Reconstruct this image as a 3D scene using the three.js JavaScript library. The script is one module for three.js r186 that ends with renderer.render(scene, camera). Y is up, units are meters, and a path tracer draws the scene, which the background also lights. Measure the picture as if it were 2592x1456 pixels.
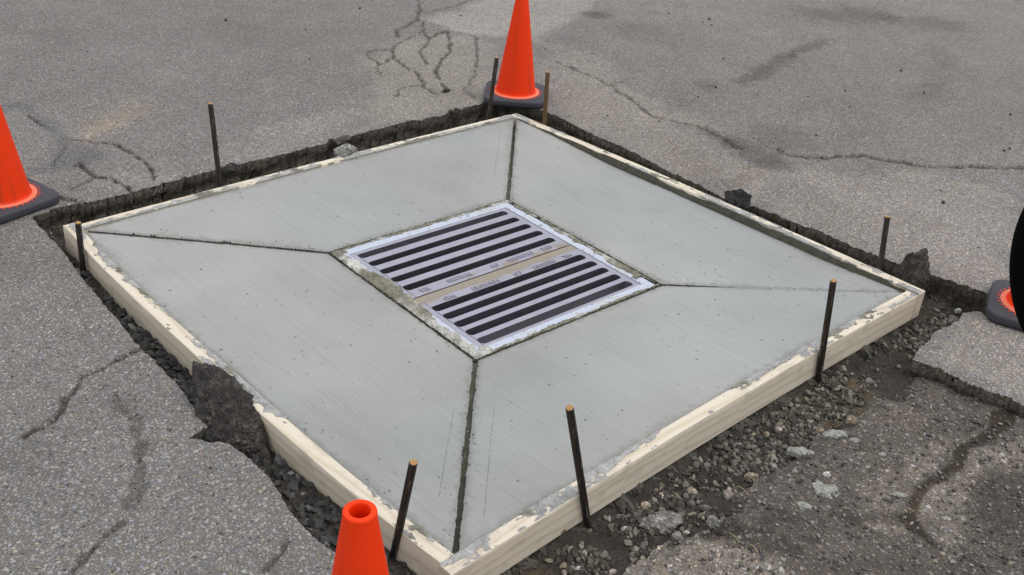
import * as THREE from 'three';
import { mergeGeometries, mergeVertices, toCreasedNormals } from 'three/addons/utils/BufferGeometryUtils.js';
import { RoundedBoxGeometry } from 'three/addons/geometries/RoundedBoxGeometry.js';
import { TextGeometry } from 'three/addons/geometries/TextGeometry.js';
import { FontLoader } from 'three/addons/loaders/FontLoader.js';

// ------------------------------------------------------------------ camera, sky, sun, exposure
const scene = new THREE.Scene();
const CAM = { p: new THREE.Vector3(-1.9558, 1.499, 2.0478), yaw: 0.78225, pitch: 0.51248, roll: 0.07691, f: 2620.67, W: 2592, H: 1456 };
const camera = new THREE.PerspectiveCamera(31.05, 1024 / 575, 0.05, 900);
const fwd = new THREE.Vector3(Math.sin(CAM.yaw) * Math.cos(CAM.pitch), -Math.sin(CAM.pitch), -Math.cos(CAM.yaw) * Math.cos(CAM.pitch));
const r0 = new THREE.Vector3(Math.cos(CAM.yaw), 0, Math.sin(CAM.yaw)), u0 = new THREE.Vector3().crossVectors(r0, fwd);
const camR = r0.clone().multiplyScalar(Math.cos(CAM.roll)).addScaledVector(u0, Math.sin(CAM.roll));
const camU = r0.clone().multiplyScalar(-Math.sin(CAM.roll)).addScaledVector(u0, Math.cos(CAM.roll));
camera.position.copy(CAM.p);
camera.quaternion.setFromRotationMatrix(new THREE.Matrix4().makeBasis(camR, camU, fwd.clone().negate()));
camera.updateMatrixWorld();

const SUN_DIR = new THREE.Vector3(0.35, 0.86, 0.38).normalize();
const sun = new THREE.DirectionalLight(new THREE.Color(1, 0.96, 0.9), 0.75);
sun.position.copy(SUN_DIR).multiplyScalar(12); sun.target.position.set(0, 0, 0);
sun.castShadow = true; sun.shadow.radius = 45; sun.shadow.mapSize.set(2048, 2048);
Object.assign(sun.shadow.camera, { left: -5, right: 5, top: 5, bottom: -5, near: 1, far: 30 });
scene.add(sun, sun.target);
{
  const w = 128, h = 64, d = new Float32Array(w * h * 4);
  for (let j = 0; j < h; j++) for (let i = 0; i < w; i++) {
    const el = ((j + 0.5) / h - 0.5) * Math.PI, az = (i + 0.5) / w * Math.PI * 2, s = Math.sin(el);
    let L = s > 0 ? (1 + 2 * s) / 3 * 1.08 : 0.2;
    if (s > 0) L *= 1 + 0.06 * Math.sin(az * 3 + 1.3) * Math.cos(el) + 0.04 * Math.sin(az * 7 + s * 9);
    const k = (j * w + i) * 4;
    d[k] = L * 0.975; d[k + 1] = L * 1.0; d[k + 2] = L * (s > 0 ? 1.05 : 0.92); d[k + 3] = 1;
  }
  const sky = new THREE.DataTexture(d, w, h, THREE.RGBAFormat, THREE.FloatType);
  sky.mapping = THREE.EquirectangularReflectionMapping; sky.magFilter = THREE.LinearFilter; sky.needsUpdate = true;
  scene.background = sky; scene.environment = sky;
}
const renderer = new THREE.WebGLRenderer({ antialias: true });
renderer.toneMapping = THREE.LinearToneMapping; renderer.toneMappingExposure = 1.15;
renderer.shadowMap.enabled = true;
renderer.setSize(1024, 575);

// ------------------------------------------------------------------ helpers
function ray(px, py) { return fwd.clone().addScaledVector(camR, (px - CAM.W / 2) / CAM.f).addScaledVector(camU, -(py - CAM.H / 2) / CAM.f); }
function at(px, py, h = 0) { const d = ray(px, py); return CAM.p.clone().addScaledVector(d, (h - CAM.p.y) / d.y); }          // photo pixel (2592 wide) on a level
const V = 2592 / 2576;
function atV(px, py, h = 0) { return at(px * V, py * V, h); }
function onX(px, py, x) { const d = ray(px * V, py * V); return CAM.p.clone().addScaledVector(d, (x - CAM.p.x) / d.x); }
function onZ(px, py, z) { const d = ray(px * V, py * V); return CAM.p.clone().addScaledVector(d, (z - CAM.p.z) / d.z); }
function rng(seed) { let a = seed >>> 0; return () => { a = (a + 0x6D2B79F5) | 0; let t = Math.imul(a ^ (a >>> 15), 1 | a); t = (t + Math.imul(t ^ (t >>> 7), 61 | t)) ^ t; return ((t ^ (t >>> 14)) >>> 0) / 4294967296; }; }
const PT = new Float32Array(65536); { const r = rng(77); for (let i = 0; i < 65536; i++) PT[i] = r() * 2 - 1; }
const hsh = (i, j) => PT[((i * 7919 + j * 104729 + ((i * j) & 1023) * 31) & 65535)];
function vn(x, y) { const i = Math.floor(x), j = Math.floor(y); let u = x - i, v = y - j; u = u * u * (3 - 2 * u); v = v * v * (3 - 2 * v);
  const a = hsh(i, j), b = hsh(i + 1, j), c = hsh(i, j + 1), d = hsh(i + 1, j + 1); return a + (b - a) * u + (c - a) * v + (a - b - c + d) * u * v; }
function fbm(x, y, o = 4) { let s = 0, a = 0.5; for (let k = 0; k < o; k++) { s += a * vn(x + k * 17.3, y - k * 9.1); x *= 2.03; y *= 2.03; a *= 0.5; } return s; }
function vn3(x, y, z) { const k = Math.floor(z), f = z - k, s = f * f * (3 - 2 * f); return vn(x + k * 37.7, y + k * 11.9) * (1 - s) + vn(x + (k + 1) * 37.7, y + (k + 1) * 11.9) * s; }
function fbm3(x, y, z, o = 4) { let s = 0, a = 0.5; for (let k = 0; k < o; k++) { s += a * vn3(x + k * 7.1, y - k * 3.3, z + k * 5.7); x *= 2.07; y *= 2.07; z *= 2.07; a *= 0.5; } return s; }
const clamp = (x, a = 0, b = 1) => Math.min(b, Math.max(a, x));
const sm = (a, b, x) => { const t = clamp((x - a) / (b - a)); return t * t * (3 - 2 * t); };
const mix = (a, b, t) => a + (b - a) * t;
const lin = (r, g, b) => { const c = new THREE.Color().setRGB(r / 255, g / 255, b / 255, THREE.SRGBColorSpace); return [c.r, c.g, c.b]; };
const taken = {};
function numbered(n) { taken[n] = (taken[n] ?? -1) + 1; return taken[n] ? `${n}_${String(taken[n]).padStart(3, '0')}` : n; }
function shade(o) { o.traverse(c => { if (c.isMesh) { c.castShadow = true; c.receiveShadow = true; } }); return o; }
function thing(name, label, category, group) { const o = new THREE.Group(); o.name = numbered(name); o.userData = { label, category }; if (group) o.userData.group = group; scene.add(o); return o; }
function part(name, g, m, parent) { const o = new THREE.Mesh(g, m); o.name = name; o.castShadow = o.receiveShadow = true; parent.add(o); return o; }
function solo(name, g, m, label, category, group) { const o = new THREE.Mesh(g, m); o.name = numbered(name); o.userData = { label, category }; if (group) o.userData.group = group; o.castShadow = o.receiveShadow = true; scene.add(o); return o; }
function struct(name, g, m, label, category) { const o = solo(name, g, m, label, category); o.userData.kind = 'structure'; return o; }
function segDist(x, z, ax, az, bx, bz) { const dx = bx - ax, dz = bz - az, t = clamp(((x - ax) * dx + (z - az) * dz) / (dx * dx + dz * dz + 1e-12)); return [Math.hypot(x - ax - dx * t, z - az - dz * t), t]; }
function polySD(P) {                                               // signed distance, positive inside
  const n = P.length;
  return (x, z) => { let d = 1e9, inside = false;
    for (let i = 0, j = n - 1; i < n; j = i++) { const a = P[j], b = P[i]; const dx = b[0] - a[0], dz = b[1] - a[1], px = x - a[0], pz = z - a[1];
      const t = clamp((px * dx + pz * dz) / (dx * dx + dz * dz + 1e-12)), ex = px - dx * t, ez = pz - dz * t, q = ex * ex + ez * ez; if (q < d) d = q;
      if ((a[1] > z) !== (b[1] > z) && x < (b[0] - a[0]) * (z - a[1]) / (b[1] - a[1]) + a[0]) inside = !inside; }
    d = Math.sqrt(d); return inside ? d : -d; };
}
// a sheet of ground or coating: a grid clipped to sd(x,z) > 0 with its rim drawn down as a broken wall
function sheet({ nu, nv, pos, sd, height, color, uv, wall, skip }) {
  const N = nu * nv, X = new Float32Array(N), Z = new Float32Array(N), S = new Float32Array(N).fill(1), F = new Uint8Array(N);
  for (let j = 0; j < nv; j++) for (let i = 0; i < nu; i++) { const p = pos(i / (nu - 1), j / (nv - 1)); X[j * nu + i] = p[0]; Z[j * nu + i] = p[1]; }
  if (sd) for (let j = 0; j < nv; j++) for (let i = 0; i < nu; i++) { const k = j * nu + i; let s = sd(X[k], Z[k]);
    const k2 = i + 1 < nu ? k + 1 : k - 1, cell = Math.hypot(X[k2] - X[k], Z[k2] - Z[k]);
    if (Math.abs(s) < 0.72 * cell) { for (let it = 0; it < 2; it++) { const e = cell * 0.25, gx = (sd(X[k] + e, Z[k]) - s) / e, gz = (sd(X[k], Z[k] + e) - s) / e, g = gx * gx + gz * gz + 1e-6, st = clamp(s / g, -cell, cell);
        X[k] -= st * gx; Z[k] -= st * gz; s = sd(X[k], Z[k]); } F[k] = 1; s = 0; } else if (Math.abs(s) < 4 * cell) F[k] = 2;
    S[k] = s; }
  const used = new Int32Array(N).fill(-1), P = [], C = [], U = [], idx = [];
  const id = k => { if (used[k] < 0) { used[k] = P.length / 3; const x = X[k], z = Z[k], y = height(x, z, S[k]); P.push(x, y, z); if (color) C.push(...color(x, z, S[k])); const q = uv(x, z); U.push(q[0], q[1]); } return used[k]; };
  const edges = new Map(), rim = k => k < nu || k >= N - nu || k % nu === 0 || k % nu === nu - 1;
  const tri = (a, b, c) => {
    if (sd) { if (S[a] < 0 || S[b] < 0 || S[c] < 0) return; if (F[a] === 1 && F[b] === 1 && F[c] === 1 && sd((X[a] + X[b] + X[c]) / 3, (Z[a] + Z[b] + Z[c]) / 3) < 0) return; }
    if (skip && skip((X[a] + X[b] + X[c]) / 3, (Z[a] + Z[b] + Z[c]) / 3)) return;
    const ar = (X[b] - X[a]) * (Z[c] - Z[a]) - (X[c] - X[a]) * (Z[b] - Z[a]); if (Math.abs(ar) < 1e-9) return;
    if (ar > 0) { const t = b; b = c; c = t; }
    idx.push(id(a), id(b), id(c));
    if (wall) for (const [p, q] of [[a, b], [b, c], [c, a]]) if (F[p] && F[q] && !rim(p) && !rim(q)) { const r = q + '_' + p; if (edges.has(r)) edges.delete(r); else edges.set(p + '_' + q, [p, q]); }
  };
  for (let j = 0; j < nv - 1; j++) for (let i = 0; i < nu - 1; i++) { const a = j * nu + i, b = a + 1, c = a + nu, d = c + 1; if ((i + j) & 1) { tri(a, b, c); tri(b, d, c); } else { tri(a, b, d); tri(a, d, c); } }
  const g = new THREE.BufferGeometry();
  g.setAttribute('position', new THREE.Float32BufferAttribute(P, 3)); g.setAttribute('uv', new THREE.Float32BufferAttribute(U, 2));
  if (color) g.setAttribute('color', new THREE.Float32BufferAttribute(C, 3));
  g.setIndex(idx); g.computeVertexNormals();
  if (!wall) return g;
  const wp = [], wc = [], wu = [], wi = [], vm = new Map(), rows = wall.rows;
  const col = k => { if (vm.has(k)) return vm.get(k); const base = wp.length / 3; vm.set(k, base);
    const e = wall.e ?? 0.02, gx = (sd(X[k] + e, Z[k]) - sd(X[k] - e, Z[k])), gz = (sd(X[k], Z[k] + e) - sd(X[k], Z[k] - e)), l = Math.hypot(gx, gz) + 1e-9, nx = gx / l, nz = gz / l, y0 = height(X[k], Z[k], 0);
    const along = Math.abs(nx) > Math.abs(nz) ? Z[k] : X[k];
    rows.forEach((r, q) => { const n = q ? wall.push(along, r, X[k], Z[k]) : 0; wp.push(X[k] + nx * n, y0 + r, Z[k] + nz * n); if (color) wc.push(...wall.color(along, r, X[k], Z[k])); wu.push(uv(along, r)[0], uv(0, r)[1]); });
    return base; };
  for (const [p, q] of edges.values()) { const a = col(p), b = col(q); for (let r = 0; r < rows.length - 1; r++) wi.push(a + r, a + r + 1, b + r, b + r, a + r + 1, b + r + 1); }
  const w = new THREE.BufferGeometry();
  w.setAttribute('position', new THREE.Float32BufferAttribute(wp, 3)); w.setAttribute('uv', new THREE.Float32BufferAttribute(wu, 2)); if (color) w.setAttribute('color', new THREE.Float32BufferAttribute(wc, 3));
  w.setIndex(wi); w.computeVertexNormals();
  return mergeGeometries([g, w]);
}
function rectPos(x0, x1, z0, z1) { return (u, v) => [mix(x0, x1, u), mix(z0, z1, v)]; }
function noiseGeo(g, f) { const p = g.attributes.position; const v = new THREE.Vector3(); for (let i = 0; i < p.count; i++) { v.fromBufferAttribute(p, i); f(v); p.setXYZ(i, v.x, v.y, v.z); } g.computeVertexNormals(); return g; }
function setColors(g, f) { const p = g.attributes.position, c = new Float32Array(p.count * 3); for (let i = 0; i < p.count; i++) { const q = f(p.getX(i), p.getY(i), p.getZ(i)); c[i * 3] = q[0]; c[i * 3 + 1] = q[1]; c[i * 3 + 2] = q[2]; } g.setAttribute('color', new THREE.BufferAttribute(c, 3)); return g; }
function rock(seed, sx, sy, sz, detail, rough = 0.3, angular = 0.35) {
  const r = rng(seed), g0 = new THREE.IcosahedronGeometry(1, detail); g0.deleteAttribute('normal'); g0.deleteAttribute('uv');
  const g = mergeVertices(g0, 1e-4), planes = [];
  for (let i = 0; i < 13; i++) { const a = r() * 6.28, h = r() * 2 - 1, q = Math.sqrt(1 - h * h); planes.push([q * Math.cos(a), h, q * Math.sin(a), 0.5 + 0.38 * r()]); }
  const o = r() * 50;
  noiseGeo(g, v => { v.normalize(); let k = 1; for (const p of planes) { const d = v.x * p[0] + v.y * p[1] + v.z * p[2]; if (d > 0) k = Math.min(k, p[3] / d); } k = mix(1, k, Math.min(1, angular * 2.2));
    k *= 1 + rough * fbm3(v.x * 1.6 + o, v.y * 1.6, v.z * 1.6, 5); v.multiplyScalar(k); v.x *= sx; v.y *= sy; v.z *= sz; });
  const p = g.attributes.position, uv = new Float32Array(p.count * 2); for (let i = 0; i < p.count; i++) { uv[i * 2] = (p.getX(i) + p.getY(i) * 0.7) / 2.048; uv[i * 2 + 1] = (p.getZ(i) + p.getY(i) * 0.6) / 2.048; }
  g.setAttribute('uv', new THREE.BufferAttribute(uv, 2)); return g;
}
function tex(w, h, data, srgb, rep = true) { const t = new THREE.DataTexture(data, w, h, THREE.RGBAFormat); if (srgb) t.colorSpace = THREE.SRGBColorSpace; t.wrapS = t.wrapT = rep ? THREE.RepeatWrapping : THREE.ClampToEdgeWrapping; t.magFilter = THREE.LinearFilter; t.minFilter = THREE.LinearMipmapLinearFilter; t.generateMipmaps = true; t.needsUpdate = true; return t; }
const toS = x => { x = clamp(x); return 255 * (x <= 0.0031308 ? 12.92 * x : 1.055 * Math.pow(x, 1 / 2.4) - 0.055); };
// stones bedded in binder, as one repeating tile of `size` pixels (one pixel is one millimetre)
function aggregate(size, seed, binder, layers) {
  const r = rng(seed), n = size * size, A = new Float32Array(n * 3), Hh = new Float32Array(n);
  for (let j = 0; j < size; j++) for (let i = 0; i < size; i++) { const k = j * size + i, q = 1 + 0.35 * (hsh(i, j) * 0.5 + hsh(i >> 1, j >> 1) * 0.5); A[k * 3] = binder[0] * q; A[k * 3 + 1] = binder[1] * q; A[k * 3 + 2] = binder[2] * q; Hh[k] = 0.18 + 0.12 * hsh(i >> 1, (j >> 1) + 99); }
  for (const L of layers) { const c = Math.round(size / L.cell); for (let b = 0; b < c; b++) for (let a = 0; a < c; a++) {
      if (r() > L.prob) { r(); continue; }
      const cx = (a + r()) * size / c, cy = (b + r()) * size / c, rad = mix(L.r[0], L.r[1], Math.pow(r(), 1.4)), asp = 0.62 + 0.38 * r(), th = r() * 3.14, co = Math.cos(th), si = Math.sin(th);
      const br = mix(L.alb[0], L.alb[1], Math.pow(r(), 1.3)), hue = r(), t = hue < 0.3 ? [1.1, 0.97, 0.95] : hue < 0.5 ? [0.96, 1.02, 0.96] : hue < 0.66 ? [1.12, 1.02, 0.8] : hue < 0.85 ? [0.95, 0.99, 1.08] : [1.04, 1, 0.93];
      const k1 = r() * 6.28, k2 = r() * 6.28, R = Math.ceil(rad * 1.3) + 1;
      for (let y = -R; y <= R; y++) for (let x = -R; x <= R; x++) { const px = Math.floor(cx) + x, py = Math.floor(cy) + y, dx = px + 0.5 - cx, dy = py + 0.5 - cy;
        const ex = (dx * co + dy * si), ey = (-dx * si + dy * co) / asp, an = Math.atan2(ey, ex), lim = rad * (1 + 0.14 * Math.sin(3 * an + k1) + 0.1 * Math.sin(5 * an + k2)), d = Math.hypot(ex, ey) / lim; if (d > 1.3) continue;
        if (d > 1.12) { if (rad > 2.6) { const k = (((py % size) + size) % size) * size + (((px % size) + size) % size); for (let q = 0; q < 3; q++) A[k * 3 + q] = mix(A[k * 3 + q], binder[q] * 0.62, 0.55); } continue; }
        const m = 1 - sm(0.84, 1.12, d), k = (((py % size) + size) % size) * size + (((px % size) + size) % size), v = br * (1 + 0.1 * hsh(px, py));
        for (let q = 0; q < 3; q++) A[k * 3 + q] = mix(A[k * 3 + q], v * t[q], m); Hh[k] = mix(Hh[k], 0.45 + 0.45 * Math.sqrt(clamp(1 - d * d * 0.8)) * L.hgt, m); } } }
  const cd = new Uint8Array(n * 4), bd = new Uint8Array(n * 4);
  for (let k = 0; k < n; k++) { for (let q = 0; q < 3; q++) { cd[k * 4 + q] = toS(A[k * 3 + q]); bd[k * 4 + q] = clamp(Hh[k]) * 255; } cd[k * 4 + 3] = bd[k * 4 + 3] = 255; }
  return [tex(size, size, cd, true), tex(size, size, bd, false)];
}
console.log('helpers ready');

// ------------------------------------------------------------------ materials
const [aggMap, aggBump] = aggregate(2048, 5, [0.165, 0.152, 0.138], [
  { cell: 3.6, prob: 0.85, r: [0.9, 2.1], alb: [0.12, 0.32], hgt: 0.5 }, { cell: 6.2, prob: 0.85, r: [1.8, 3.8], alb: [0.13, 0.38], hgt: 0.75 }, { cell: 10.5, prob: 0.62, r: [2.8, 5.6], alb: [0.17, 0.37], hgt: 1 }, { cell: 30, prob: 0.3, r: [4.5, 7], alb: [0.2, 0.38], hgt: 1 }, { cell: 22, prob: 0.25, r: [2, 5], alb: [0.05, 0.09], hgt: 0.1 }]);
const asphaltMat = new THREE.MeshStandardMaterial({ map: aggMap, bumpMap: aggBump, bumpScale: 0.003, roughness: 0.93, vertexColors: true });
const [oldMap, oldBump] = aggregate(1024, 9, [0.085, 0.076, 0.066], [
  { cell: 4, prob: 0.6, r: [1, 2.2], alb: [0.06, 0.17], hgt: 0.5 }, { cell: 8, prob: 0.6, r: [2, 4.4], alb: [0.07, 0.2], hgt: 0.8 }, { cell: 17, prob: 0.42, r: [4, 7.5], alb: [0.08, 0.2], hgt: 1 }]);
const oldMat = new THREE.MeshStandardMaterial({ map: oldMap, bumpMap: oldBump, bumpScale: 0.006, roughness: 0.95, vertexColors: true });
const soilMat = new THREE.MeshStandardMaterial({ bumpMap: oldBump, bumpScale: 0.006, roughness: 1, vertexColors: true });
const rockMat = new THREE.MeshStandardMaterial({ bumpMap: aggBump, bumpScale: 0.006, roughness: 0.95, vertexColors: true });
const [concMap, concBump] = (() => {
  const n = 2048, cd = new Uint8Array(n * n * 4), bd = new Uint8Array(n * n * 4), r = rng(31);
  const streak = new Float32Array(n * n), spot = new Float32Array(n * n);
  for (let k = 0; k < 9000; k++) { const x = r() * n | 0, y = r() * n | 0, l = 60 + r() * 420 | 0, a = (r() - 0.56) * 1.1, sl = (r() - 0.5) * 0.1, wd = 1 + (r() * 3.4 | 0); for (let q = 0; q < l; q++) for (let e = 0; e < wd; e++) { const xx = (x + e + Math.round(q * sl) + n) % n, yy = (y + q) % n; streak[yy * n + xx] += a * Math.sin(Math.PI * q / l); } }
  for (const [ox, oy, pts] of [[864, 728, [[565, 610], [540, 760], [520, 870], [490, 1070]]], [864, 728, [[770, 600], [750, 780], [740, 900], [715, 1180]]], [864, 0, [[800, 640], [785, 760], [770, 880]]]]) for (let s = 0; s < pts.length - 1; s++) for (let q = 0; q < 400; q++) { const t = q / 400, p = at(ox + mix(pts[s][0], pts[s + 1][0], t) / 1.987, oy + mix(pts[s][1], pts[s + 1][1], t) / 1.987, -0.01), xx = Math.floor((p.x + 0.95) / 1.9 * n), yy = Math.floor((p.z + 0.95) / 1.9 * n); if (vn(q / 30 + s * 9, ox + oy) > -0.35) for (let e = -1; e < 2; e++) spot[yy * n + xx + e] = 0.38; }
  for (let k = 0; k < 1500; k++) { const x = r() * n, y = r() * n, rad = 0.8 + r() * r() * 3.4, a = 0.2 + 0.55 * r(); for (let dy = -4; dy <= 4; dy++) for (let dx = -4; dx <= 4; dx++) { const d = Math.hypot(dx, dy * (0.7 + 0.3 * Math.sin(k))); if (d < rad) { const xx = (Math.floor(x) + dx + n) % n, yy = (Math.floor(y) + dy + n) % n; spot[yy * n + xx] = Math.max(spot[yy * n + xx], a); } } }
  for (let k = 0; k < 60; k++) { const x = r() * n, y = r() * n, l = 25 + r() * 120, th = (r() < 0.6 ? Math.PI / 2 : 0.15) + (r() - 0.5) * 0.5, a = 0.12 + 0.2 * r(); for (let q = 0; q < l; q++) { const xx = Math.floor(x + Math.cos(th) * q + n) % n, yy = Math.floor(y + Math.sin(th) * q + n) % n; if (hsh(xx, yy) > -0.3) spot[yy * n + xx] = Math.max(spot[yy * n + xx], a); } }
  for (let j = 0; j < n; j++) for (let i = 0; i < n; i++) { const k = j * n + i;
    const blot = fbm(i / 300, j / 300, 5), fine = hsh(i, j) * 0.035 + hsh(i >> 1, j >> 1) * 0.02, st = clamp(streak[k], -1, 1), warm = vn(i / 420 + 9, j / 420);
    const v = 0.355 * (1 + 0.17 * blot + fine + 0.085 * st) * (1 - spot[k] * 0.8);
    cd[k * 4] = toS(v * (1.0 + 0.03 * warm)); cd[k * 4 + 1] = toS(v * (1.005 - 0.015 * warm)); cd[k * 4 + 2] = toS(v * (0.972 - 0.02 * warm)); cd[k * 4 + 3] = 255;
    const b = clamp(0.5 + 0.28 * st + 0.1 * hsh(i, j) + 0.25 * blot - spot[k] * 0.3) * 255; bd[k * 4] = bd[k * 4 + 1] = bd[k * 4 + 2] = b; bd[k * 4 + 3] = 255; }
  return [tex(n, n, cd, true), tex(n, n, bd, false)];
})();
const concreteMat = new THREE.MeshStandardMaterial({ map: concMap, bumpMap: concBump, bumpScale: 0.0022, roughness: 0.75, vertexColors: true });
const mortarMat = new THREE.MeshStandardMaterial({ bumpMap: aggBump, bumpScale: 0.003, roughness: 0.95, vertexColors: true });
const [woodMap, woodBump] = (() => {
  const w = 2048, h = 256, cd = new Uint8Array(w * h * 4), bd = new Uint8Array(w * h * 4);
  const knots = [[330, 70, 16], [900, 180, 12], [1340, 60, 10], [1720, 150, 18], [600, 215, 8]];
  for (let j = 0; j < h; j++) for (let i = 0; i < w; i++) { const k = j * w + i; let y = j + 14 * fbm(i / 260, j / 90, 3), kn = 0;
    for (const [kx, ky, kr] of knots) { const d = Math.hypot((i - kx) * 0.55, j - ky); y += kr * 1.6 * Math.exp(-d / (kr * 1.5)) * Math.sign(j - ky + 0.01); kn = Math.max(kn, 1 - sm(kr * 0.3, kr * 0.75, d)); }
    const ring = 0.5 + 0.5 * Math.sin(y * 0.21 + 2.5 * vn(i / 500, j / 60)), g = Math.pow(ring, 3), f = fbm(i / 24, j * 0.9, 3), st = fbm(i / 300 + 40, j / 50, 4);
    let v = 0.74 * (1 - 0.14 * g + 0.07 * f + 0.05 * st); const c = [v, v * (0.9 - 0.03 * g), v * (0.735 - 0.08 * g)];
    const dirt = sm(0.16, 0.42, fbm(i / 70 + 8, j / 46, 5)) * 0.22;
    const q = [mix(c[0], 0.3, dirt), mix(c[1], 0.26, dirt), mix(c[2], 0.2, dirt)]; for (let s = 0; s < 3; s++) cd[k * 4 + s] = toS(mix(q[s], [0.22, 0.12, 0.06][s], kn)); cd[k * 4 + 3] = 255;
    bd[k * 4] = bd[k * 4 + 1] = bd[k * 4 + 2] = clamp(0.6 - 0.2 * g + 0.2 * f) * 255; bd[k * 4 + 3] = 255; }
  return [tex(w, h, cd, true), tex(w, h, bd, false)];
})();
const woodMat = new THREE.MeshStandardMaterial({ map: woodMap, bumpMap: woodBump, bumpScale: 0.0008, roughness: 0.8 });
const [rustMap, rustRough] = (() => {
  const w = 128, h = 512, cd = new Uint8Array(w * h * 4), bd = new Uint8Array(w * h * 4);
  for (let j = 0; j < h; j++) for (let i = 0; i < w; i++) { const k = j * w + i, a = i / w * 6.283, x = Math.cos(a) * 2.2 + 5, z = Math.sin(a) * 2.2 + 5, n = fbm3(x, j / 26, z, 4), m = sm(0.02, 0.3, n), f = 1 + 0.3 * hsh(i, j);
    const pale = sm(0.36, 0.44, fbm3(x * 1.7, j / 12, z * 1.7, 3));
    for (let s = 0; s < 3; s++) cd[k * 4 + s] = toS(mix(mix([0.02, 0.018, 0.016][s], [0.052, 0.034, 0.02][s], m) * f, [0.3, 0.29, 0.26][s], pale)); cd[k * 4 + 3] = 255;
    bd[k * 4] = bd[k * 4 + 1] = bd[k * 4 + 2] = (0.5 + 0.35 * m) * 255; bd[k * 4 + 3] = 255; }
  return [tex(w, h, cd, true), tex(w, h, bd, false)];
})();
const stakeMat = new THREE.MeshStandardMaterial({ map: rustMap, roughnessMap: rustRough, roughness: 1, metalness: 0.15 });
const stakeTopMat = new THREE.MeshStandardMaterial({ color: new THREE.Color().setRGB(0.42, 0.24, 0.09), roughness: 0.8 });
const makeConeMap = grime => {
  const w = 1024, h = 512, cd = new Uint8Array(w * h * 4), r = rng(8), scr = new Float32Array(w * h);
  for (let k = 0; k < 130; k++) { const x = r() * w, y = r() * h, l = 8 + r() * 60, th = r() * 6.28, a = (r() - 0.35) * 0.5; for (let q = 0; q < l; q++) { const i = (Math.floor(x + Math.cos(th) * q) + w) % w, j = clamp(Math.floor(y + Math.sin(th) * q), 0, h - 1); scr[j * w + i] = a; } }
  for (let j = 0; j < h; j++) for (let i = 0; i < w; i++) { const k = j * w + i, v = j / h, n = fbm(i / 60, j / 60, 5), m = clamp(sm(0.12 - 0.5 * grime, 0.5, n) * (0.45 + 0.3 * grime) * (0.5 + 0.5 * vn(i / 200, j / 120 + 4)) + 0.03 * hsh(i, j)), s = scr[k];
    let c = [1, 0.05, 0.002]; c = c.map((q, z) => mix(q, [0.4, 0.05, 0.02][z], m)); if (s > 0) c = c.map((q, z) => mix(q, [0.8, 0.3, 0.2][z], s)); else c = c.map(q => q * (1 + s));
    for (let z = 0; z < 3; z++) cd[k * 4 + z] = toS(c[z]); cd[k * 4 + 3] = 255; }
  return tex(w, h, cd, true);
};
const coneMap = makeConeMap(0);
const coneMat = new THREE.MeshPhysicalMaterial({ map: coneMap, roughness: 0.6, specularIntensity: 0.5, side: THREE.DoubleSide });
const coneRingMat = new THREE.MeshStandardMaterial({ color: new THREE.Color().setRGB(0.9, 0.2, 0.1), roughness: 0.6 });
const rubberMat = new THREE.MeshStandardMaterial({ color: new THREE.Color().setRGB(0.052, 0.054, 0.066), roughness: 0.72, bumpMap: aggBump, bumpScale: 0.0006 });
const ironMap = (() => {
  const n = 1024, cd = new Uint8Array(n * n * 4);
  for (let j = 0; j < n; j++) for (let i = 0; i < n; i++) { const k = j * n + i, f = 1 + 0.05 * hsh(i, j) + 0.09 * fbm(i / 60, j / 60, 4), d = sm(0.3, 0.5, fbm(i / 40 + 30, j / 40, 4)) * 0.5, band = sm(0.08, 0.03, Math.abs(j / n - 0.53)), rust = band * sm(-0.12, 0.2, fbm(i / 90, j / 30 + 60, 5));
    let c = [0.49, 0.48, 0.56].map(q => q * f); c = c.map((q, z) => mix(q, [0.5, 0.5, 0.46][z], d)); c = c.map((q, z) => mix(q, [0.42, 0.34, 0.26][z], rust * 0.8));
    for (let z = 0; z < 3; z++) cd[k * 4 + z] = toS(c[z]); cd[k * 4 + 3] = 255; }
  return tex(n, n, cd, true);
})();
const ironMat = new THREE.MeshStandardMaterial({ map: ironMap, roughness: 0.42, metalness: 0.95 });
const letterMat = new THREE.MeshStandardMaterial({ color: new THREE.Color().setRGB(0.47, 0.46, 0.53), roughness: 0.55, metalness: 0.9 });
const crossMat = new THREE.MeshStandardMaterial({ color: new THREE.Color().setRGB(0.36, 0.31, 0.25), roughness: 0.9, bumpMap: aggBump, bumpScale: 0.001 });
const frameMap = (() => {
  const n = 512, cd = new Uint8Array(n * n * 4);
  for (let j = 0; j < n; j++) for (let i = 0; i < n; i++) { const k = j * n + i, m = sm(0.1, 0.34, fbm(i / 26, j / 26, 5)), s = sm(0.4, 0.46, fbm(i / 7 + 77, j / 7, 3)), f = 1 + 0.04 * hsh(i, j);
    let c = [0.54, 0.585, 0.68].map(q => q * f); c = c.map((q, z) => mix(q, [0.5, 0.48, 0.42][z], m * 0.6)); c = c.map((q, z) => mix(q, [0.16, 0.15, 0.12][z], s * 0.7));
    for (let z = 0; z < 3; z++) cd[k * 4 + z] = toS(c[z]); cd[k * 4 + 3] = 255; }
  return tex(n, n, cd, true);
})();
const frameMat = new THREE.MeshStandardMaterial({ map: frameMap, roughness: 0.5 });
const pitMat = new THREE.MeshStandardMaterial({ color: new THREE.Color().setRGB(0.24, 0.23, 0.2), roughness: 1 });
const blackMat = new THREE.MeshPhysicalMaterial({ color: new THREE.Color().setRGB(0.003, 0.003, 0.003), roughness: 1, specularIntensity: 0.1 });
console.log('materials ready');

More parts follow.
